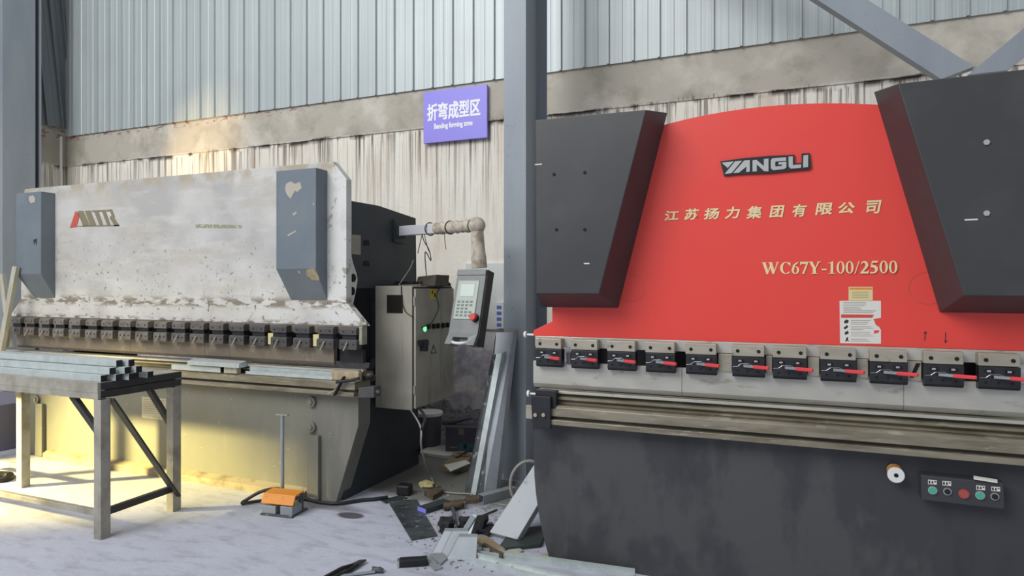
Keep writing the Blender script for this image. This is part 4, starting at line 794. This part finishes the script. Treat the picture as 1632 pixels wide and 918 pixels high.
# ------------------------------------------------------------------ profiles leaning on the column
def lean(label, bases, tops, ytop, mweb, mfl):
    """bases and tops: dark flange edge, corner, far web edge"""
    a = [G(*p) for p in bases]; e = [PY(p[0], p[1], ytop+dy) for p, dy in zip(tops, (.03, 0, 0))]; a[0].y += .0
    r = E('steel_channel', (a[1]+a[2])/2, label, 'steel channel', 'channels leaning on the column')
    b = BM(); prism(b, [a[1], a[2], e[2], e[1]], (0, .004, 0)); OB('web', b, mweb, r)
    b = BM(); prism(b, [a[0], a[1], e[1], e[0]], (0, .004, 0)); OB('flange', b, mfl, r)  # dark face: shade inside the channel put into the steel colour
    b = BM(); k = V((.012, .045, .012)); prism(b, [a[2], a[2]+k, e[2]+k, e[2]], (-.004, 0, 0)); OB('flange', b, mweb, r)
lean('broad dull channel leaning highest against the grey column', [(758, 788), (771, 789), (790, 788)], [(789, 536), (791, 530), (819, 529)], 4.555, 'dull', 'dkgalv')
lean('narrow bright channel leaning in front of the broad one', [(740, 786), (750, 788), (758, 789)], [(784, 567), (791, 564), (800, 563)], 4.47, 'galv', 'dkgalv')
# ------------------------------------------------------------------ floor clutter
b = BM(); prism(b, [G(618, 799, .001), G(664, 797, .001), G(697, 855, .001), G(656, 862, .001)], (0, 0, .006)); T('steel_plate', b, 'dkgalv', 'oily dark steel plate lying flat on the floor', 'steel plate')
def fbox(px, py, ax, l, w_, h_, name, m, label, cat, bevel=.003, grp=None):
    o = G(px, py); a = V((math.cos(ax), math.sin(ax), 0)); c = V((-a.y, a.x, 0)); b = BM(); obox(b, o, a*l, c*w_, V((0, 0, h_))); return T(name, b, m, label, cat, grp, bevel)
o = fbox(666, 815, -.35, .085, .22, .035, 'small_carton', 'dkgreen', 'small green box with a pale lavender end on the oily plate', 'box')
b = BM(); a = V((math.cos(-.35), math.sin(-.35), 0)); c = V((-a.y, a.x, 0)); obox(b, G(666, 815)-c*.002+V((0, 0, .002)), a*.083, c*.002, V((0, 0, .031))); OB('box_end', b, 'purple', o, 'pale lavender box end')
fbox(631, 790, .15, .10, .08, .075, 'tin_can', 'black', 'small black tin on the floor behind the oily plate', 'tin', .012)
b = BM(); p = G(680, 776); lumpy(b, p, .06, .045, .03, 12); T('paper_ball', b, 'lemon', 'crumpled yellowish paper on the floor near the cable', 'paper', smooth=True)
def scrap(label, pts, h_, m='rust', name='metal_scrap', cat='scrap'):
    b = BM(); prism(b, [G(x, y) for x, y in pts], (0, 0, h_)); return T(name, b, m, label, cat, None, .003)
scrap('rusty angle of scrap left of the square tube offcut', [(676, 790), (702, 781), (706, 788), (690, 798)], .035)
scrap('rusty scrap block behind the hammer handle', [(714, 806), (738, 803), (740, 810), (716, 813)], .035)
scrap('dark scrap piece touching the square tube offcut', [(742, 797), (763, 795), (765, 802), (743, 803)], .03)
p = G(766, 803); q_ = G(818, 789); b = BM(); shell(b, p+V((0, 0, .032)), q_+V((0, 0, .032)), .06, .06, .004); T('tube_offcut', b, 'dull', 'dull square tube offcut on the floor below the leaning channels', 'tube offcut', bevel=.003)
b = BM(); a, c = G(721, 806, .03), G(729, 852, .05); cyl(b, a, c, .013, 12); hm = T('hammer', b, 'dkgalv', 'hammer with a worn metal handle lying on the black rags', 'hammer', smooth=True)
b = BM(); d_ = G(738, 803, .03)-G(705, 806, .03); d_.normalize(); cyl(b, a-d_*.06, a+d_*.06, .024, 12); OB('hammer_head', b, 'rust', hm, smooth=True, bevel=.002)
for (px, py, rx, ry, rz, sd_, lab) in ((713, 848, .06, .06, .05, 21, 'black work glove left of the hammer handle'), (752, 845, .09, .06, .055, 22, 'black work glove right of the hammer handle')):
    b = BM(); p = G(px, py); lumpy(b, p, rx, ry, rz, sd_, amp=.6); gl = T('work_glove', b, 'rag', lab, 'glove', None, 0, True)
    for k in range(4):
        b = BM(); e_ = p+V((rx*.7, (k-1.5)*.024, .02)); tube(b, spline([e_, e_+V((.05, .01*(k-1.5), .006)), e_+V((.085, .02*(k-1.5), -.006))], 5), [.012]*10+[.008], 8); OB('glove_finger', b, 'rag', gl, smooth=True)
pl_ = [(764, 838), (784, 833), (787, 840), (770, 846)]; scrap('dark flat offcut beside the right hand glove', pl_, .008, 'dkgalv', 'sheet_offcut', 'offcut')
b = BM(); tube(b, spline([G(700, 846, .012), G(696, 838, .03), G(704, 830, .04), G(716, 832, .03), G(722, 845, .02)], 6), .007, 6); T('cable', b, 'greycable', 'short loop of grey cable beside the left hand glove', 'cable', smooth=True)
# bent brackets
def bracket(x, y, l, h_, label, dx=.06, lip=.03):
    a = G(x, y); u = V((math.cos(.36), math.sin(.36), 0)); v = V((-u.y, u.x, 0)); b = BM(); k = V((0, 0, h_))
    f = a+u*dx+v*.07+k; g = a+u*l+v*.07+k
    prism(b, [a, a+u*l, g, f], v*.004)                                     # front plate, slanted at its left end
    prism(b, [f+v*.003, g+v*.003, g+v*lip+V((0, 0, .006)), f+v*lip+V((0, 0, .006))], V((0, 0, -.004)))    # lip along the top
    prism(b, [a, f, f+v*lip, a+v*lip], u*.004)                             # side lip
    return T('bent_bracket', b, 'dull', label, 'bracket', None, .001)
bracket(711, 892, .165, .10, 'bent grey steel bracket at the front of the bracket heap')
bracket(701, 885, .15, .11, 'bent grey steel bracket second from the front of the heap')
bracket(688, 882, .16, .10, 'bent grey steel bracket at the back left of the bracket heap')
b = BM(); a = G(724, 862, .12); c = G(736, 858, .12)
for k, (px, py) in enumerate(((728, 866), (742, 866))):
    p = G(px, py); b = BM(); bar(b, p+V((0, 0, .0)), p+V((.06-.05*k, .10, .135)), .03, .006, up=(0, 1, .3)); T('metal_strip', b, 'dull', ('short grey strip standing in the middle of the bracket heap', 'short grey strip standing at the right of the bracket heap')[k], 'metal strip', None, .001)
b = BM(); prism(b, [G(673, 887, .012), G(681, 885, .012), G(704, 907, .002), G(692, 910, .002)], (0, 0, .006)); T('metal_strip', b, 'dull', 'flat grey strip on the floor in front of the bracket heap', 'metal strip')
b = BM(); prism(b, [G(684, 886, .0), G(706, 884, .0), G(712, 893, .0), G(702, 902, .0)], (0, 0, .012)); T('sheet_offcut', b, 'dull', 'small grey sheet offcut under the bracket heap', 'offcut')
o = fbox(636, 906, .55, .15, .05, .042, 'tool_block', 'black', 'small black block with a bright slanted end on the floor', 'tool block', .008)
b = BM(); a = V((math.cos(.55), math.sin(.55), 0)); c = V((-a.y, a.x, 0)); obox(b, G(636, 906)-a*.012, a*.014, c*.05, V((0, 0, .036))); OB('bevelled_end', b, 'chrome', o, 'bright metal end', bevel=.004)
pli = E('pliers', G(550, 912), 'black handled pliers lying open at the bottom edge of the floor', 'pliers')
b = BM(); tube(b, [G(517, 921, .014), G(545, 906, .016), G(566, 899, .018)], [.011, .012, .009], 8); OB('grip', b, 'black', pli, smooth=True)
b = BM(); tube(b, [G(533, 921, .012), G(560, 907, .014), G(570, 900, .018)], [.010, .011, .009], 8); OB('grip', b, 'black', pli, smooth=True)
b = BM(); tube(b, [G(564, 901, .018), G(574, 896, .018), G(583, 893, .014)], [.015, .014, .006], 8); OB('jaw', b, 'dkgalv', pli, smooth=True)
wre = E('wrench', G(580, 912), 'chrome adjustable wrench beside the pliers', 'wrench')
b = BM(); bar(b, G(540, 918, .01), G(598, 911, .01), .02, .009); OB('shaft', b, 'dull', wre, bevel=.003)
b = BM(); lumpy(b, G(602, 911), .035, .024, .016, 33, amp=.3); OB('wrench_head', b, 'dkgalv', wre, smooth=True)
# leaning board and the pieces below it
a, c = G(780, 856), G(824, 868); up = V((.36, .42, .62)); th = V((.035, -.01, -.02))
tl = PX(856, 733, -1.45); trr = tl+(c-a)*.9; b = BM(); n = (c-a).cross(tl-a).normalized(); n = n if n.z > 0 else -n
prism(b, [a+V((0, 0, .03)), c+V((0, 0, .03)), trr, tl], -n*.045); T('board_offcut', b, 'board', 'thick pale board leaning against the end of the red press brake', 'board', None, .003)
b = BM(); prism(b, [G(792, 880, .004), G(862, 872, .004), G(872, 842, .004), G(815, 848, .004)], (0, 0, .02)); T('sheet_offcut', b, 'dkgreen', 'dark green sheet under the leaning pale board', 'offcut', None, .003)
b = BM(); prism(b, [G(757, 864), G(775, 860), G(806, 882), G(792, 890)], (0, 0, .025)); T('cardboard_scrap', b, 'card', 'dusty piece of cardboard right of the bracket heap', 'cardboard', None, .003)
b = BM(); prism(b, [G(795, 884), G(825, 874), G(834, 880), G(812, 892)], (0, 0, .012)); T('cardboard_scrap', b, 'palewood', 'pale flat scrap in front of the leaning board', 'cardboard', None, .003)
b = BM(); prism(b, [G(858, 888), G(877, 884), G(880, 889), G(862, 894)], (0, 0, .012)); T('wood_offcut', b, 'wood', 'yellow wood offcut at the foot of the red press brake', 'wood', None, .002)
def strip(p0_, p1_, w_, h_, label, m='galv'):
    a, c = G(*p0_), G(*p1_); t = (c-a).normalized(); u = V((-t.y, t.x, 0)); th_ = .003; b = BM()
    pr = [a, a+V((0, 0, h_)), a+u*th_+V((0, 0, h_)), a+u*th_+V((0, 0, th_)), a+u*(w_-th_)+V((0, 0, th_)), a+u*(w_-th_)+V((0, 0, h_)), a+u*w_+V((0, 0, h_)), a+u*w_]
    prism(b, pr, c-a); return T('floor_channel', b, m, label, 'steel channel', None, 0)
strip((750, 897), (960, 950), .07, .03, 'long pale channel on the floor nearest the camera')
strip((764, 886), (1010, 921), .05, .028, 'long pale channel on the floor along the foot of the red press brake')
# back corner between the machines
b = BM(); p = G(683, 713); cyl(b, p, p+V((0, 0, .30)), .11, 24, .125); bk_ = T('paint_pail', b, 'bucket', 'grey pail with a pale lid below the electrical cabinet', 'pail', smooth=True)
b = BM(); cyl(b, p+V((0, 0, .30)), p+V((0, 0, .335)), .132, 24); OB('lid', b, 'whiteplastic', bk_, 'pale pail lid', smooth=True, bevel=.006)
a = G(710, 719, .03); c = G(762, 721, .03); d_ = (c-a); v = V((-d_.y, d_.x, 0)).normalized(); b = BM(); hh = .215
obox(b, a, d_, v*.24, V((0, 0, hh))); cb = T('printed_carton', b, 'cardgrey', 'grey printed carton with a teal stripe behind the leaning channels', 'carton', bevel=.004)
def oncb(u0, u1, z0_, z1_, m, name):
    b = BM(); obox(b, a+d_*u0-v*.0015+V((0, 0, hh*z0_)), d_*(u1-u0), v*.0015, V((0, 0, hh*(z1_-z0_)))); return OB(name, b, m, cb)
oncb(.40, .95, .05, .36, 'teal', 'teal_stripe'); oncb(.40, .57, .70, .95, 'taupe', 'carton_tape'); oncb(.56, .66, .12, .32, 'ink', 'carton_print'); oncb(.12, .36, .14, .20, 'taupe', 'carton_print')
b = BM(); a2 = G(664, 722, .0); prism(b, [G(664, 725), G(708, 731), G(756, 729), G(762, 716), G(690, 714)], (0, 0, .028)); T('foam_sheet', b, 'paper', 'white foam sheet on the floor under the grey carton', 'foam sheet', None, .004)
b = BM(); prism(b, [G(704, 752), G(742, 752), G(750, 738), G(716, 738)], (0, 0, .05)); T('cardboard_carton', b, 'card', 'flattened brown carton on the floor in front of the white foam sheet', 'carton', None, .004)
b = BM(); prism(b, [G(708, 742, .06), G(718, 752, .055), G(750, 739, .055), G(742, 734, .06)], (0, 0, .006)); T('paper_sheet', b, 'paper', 'white paper triangle lying on the flattened brown carton', 'paper')
b = BM(); c = G(735, 724, .04); tube(b, [c+V((.07*math.cos(t_), .06*math.sin(t_), 0)) for t_ in [2*math.pi*i/24 for i in range(25)]], .012, 8); T('tape_roll', b, 'wood', 'ring of brown tape on the white foam sheet', 'tape', smooth=True)
b = BM(); tube(b, [G(727, 730, .05), G(754, 713, .09)], .008, 8); T('metal_rod', b, 'rubber', 'short black rod lying across the brown tape ring', 'rod', smooth=True)
p = a+d_*.30+v*.10+V((0, 0, hh)); b = BM(); tube(b, [p+V((-.14, -.02, .014)), p+V((-.05, .0, .022)), p+V((.05, .03, .05)), p+V((.12, .06, .06))], [.026, .024, .016, .012], 10); T('angle_grinder', b, 'clampold', 'grey power tool lying on the printed carton', 'power tool', smooth=True)
b = BM(); rnd = random.Random(5); n_ = 26
gx0, gx1 = PY(600, 600, WY).x, PY(808, 600, WY).x
vv = [[b.verts.new((gx0+(gx1-gx0)*i/n_, WY-.012-.20*j/8, max(.002, .30*(1-j/8)**1.1*(.75+.5*rnd.random())*(1 if 0 < i < n_ else 0)))) for j in range(9)] for i in range(n_+1)]
for i in range(n_):
    for j in range(8): b.faces.new((vv[i][j], vv[i+1][j], vv[i+1][j+1], vv[i][j+1]))
o = T('rubble_heap', b, 'rubble', 'low heap of grey rubble along the foot of the wall', 'rubble', smooth=True); o['kind'] = 'stuff'
b = BM(); tube(b, spline([V((x1-.1, ya+.1, z0)), PQ(670, 680, 4.3), PQ(672, 715, 4.3), G(685, 757, .05), G(702, 781, .012), G(725, 786, .012), G(752, 788, .012), G(735, 797, .012), G(715, 803, .012)], 8), .006, 8); T('cable', b, 'greycable', 'pale grey cable hanging from the cabinet and trailing over the floor', 'cable', smooth=True)
b = BM(); tube(b, spline([V((x1-.06, ya+.16, z0)), PQ(677, 665, 4.35), PQ(671, 690, 4.35), G(668, 722, .03)], 8), .010, 8); T('cable', b, 'rubber', 'thick black cable hanging below the electrical cabinet', 'cable', smooth=True)
b = BM(); c = PY(843, 757, 4.1); c.z = .165
tube(b, [c+V((.11*math.cos(t_), .06*math.cos(t_), .155*math.sin(t_))) for t_ in [2*math.pi*i/32 for i in range(33)]], .011, 8); T('hose_coil', b, 'greycable', 'grey hose ring standing behind the leaning pale board', 'hose', smooth=True)

b = BM(); tube(b, spline([G(770, 812, .01), G(790, 803, .02), G(812, 806, .015), G(826, 800, .01), G(812, 795, .03)], 6), .004, 6); T('wire', b, 'greycable', 'thin bent wire on the floor in front of the tube offcut', 'wire', smooth=True)
b = BM(); tube(b, [G(742, 836, .03), G(768, 822, .01), G(792, 812, .008)], .006, 6); T('metal_rod', b, 'rust', 'thin rusty rod lying across the floor right of the hammer', 'rod', smooth=True)
b = BM(); prism(b, [G(768, 876), G(800, 893), G(803, 890), G(772, 873)], (0, 0, .03)); T('timber_strip', b, 'dkcard', 'narrow brown strip standing on edge beside the bracket heap', 'strip')
b = BM(); prism(b, [G(606, 798), G(640, 790), G(650, 795), G(615, 803)], (0, 0, .006)); T('sheet_offcut', b, 'dkgreen', 'dark thin sheet at the back end of the oily steel plate', 'offcut')
b = BM(); rnd = random.Random(11)
for k in range(620):
    px = rnd.gauss(755, 58); py = rnd.gauss(838, 40)
    if not (610 < px < 865 and 772 < py < 912): continue
    p = G(px, py); sz = rnd.uniform(.003, .010); an = rnd.uniform(0, 3); u = V((math.cos(an), math.sin(an), 0)); v = V((-u.y, u.x, 0))
    obox(b, p, u*sz*rnd.uniform(1, 3), v*sz, V((rnd.uniform(-.3, .3)*sz, 0, sz*rnd.uniform(.2, .6))))
o = T('debris_crumbs', b, 'crumb', 'scattered grey crumbs and chips of scrap on the floor between the machines', 'debris'); o['kind'] = 'stuff'
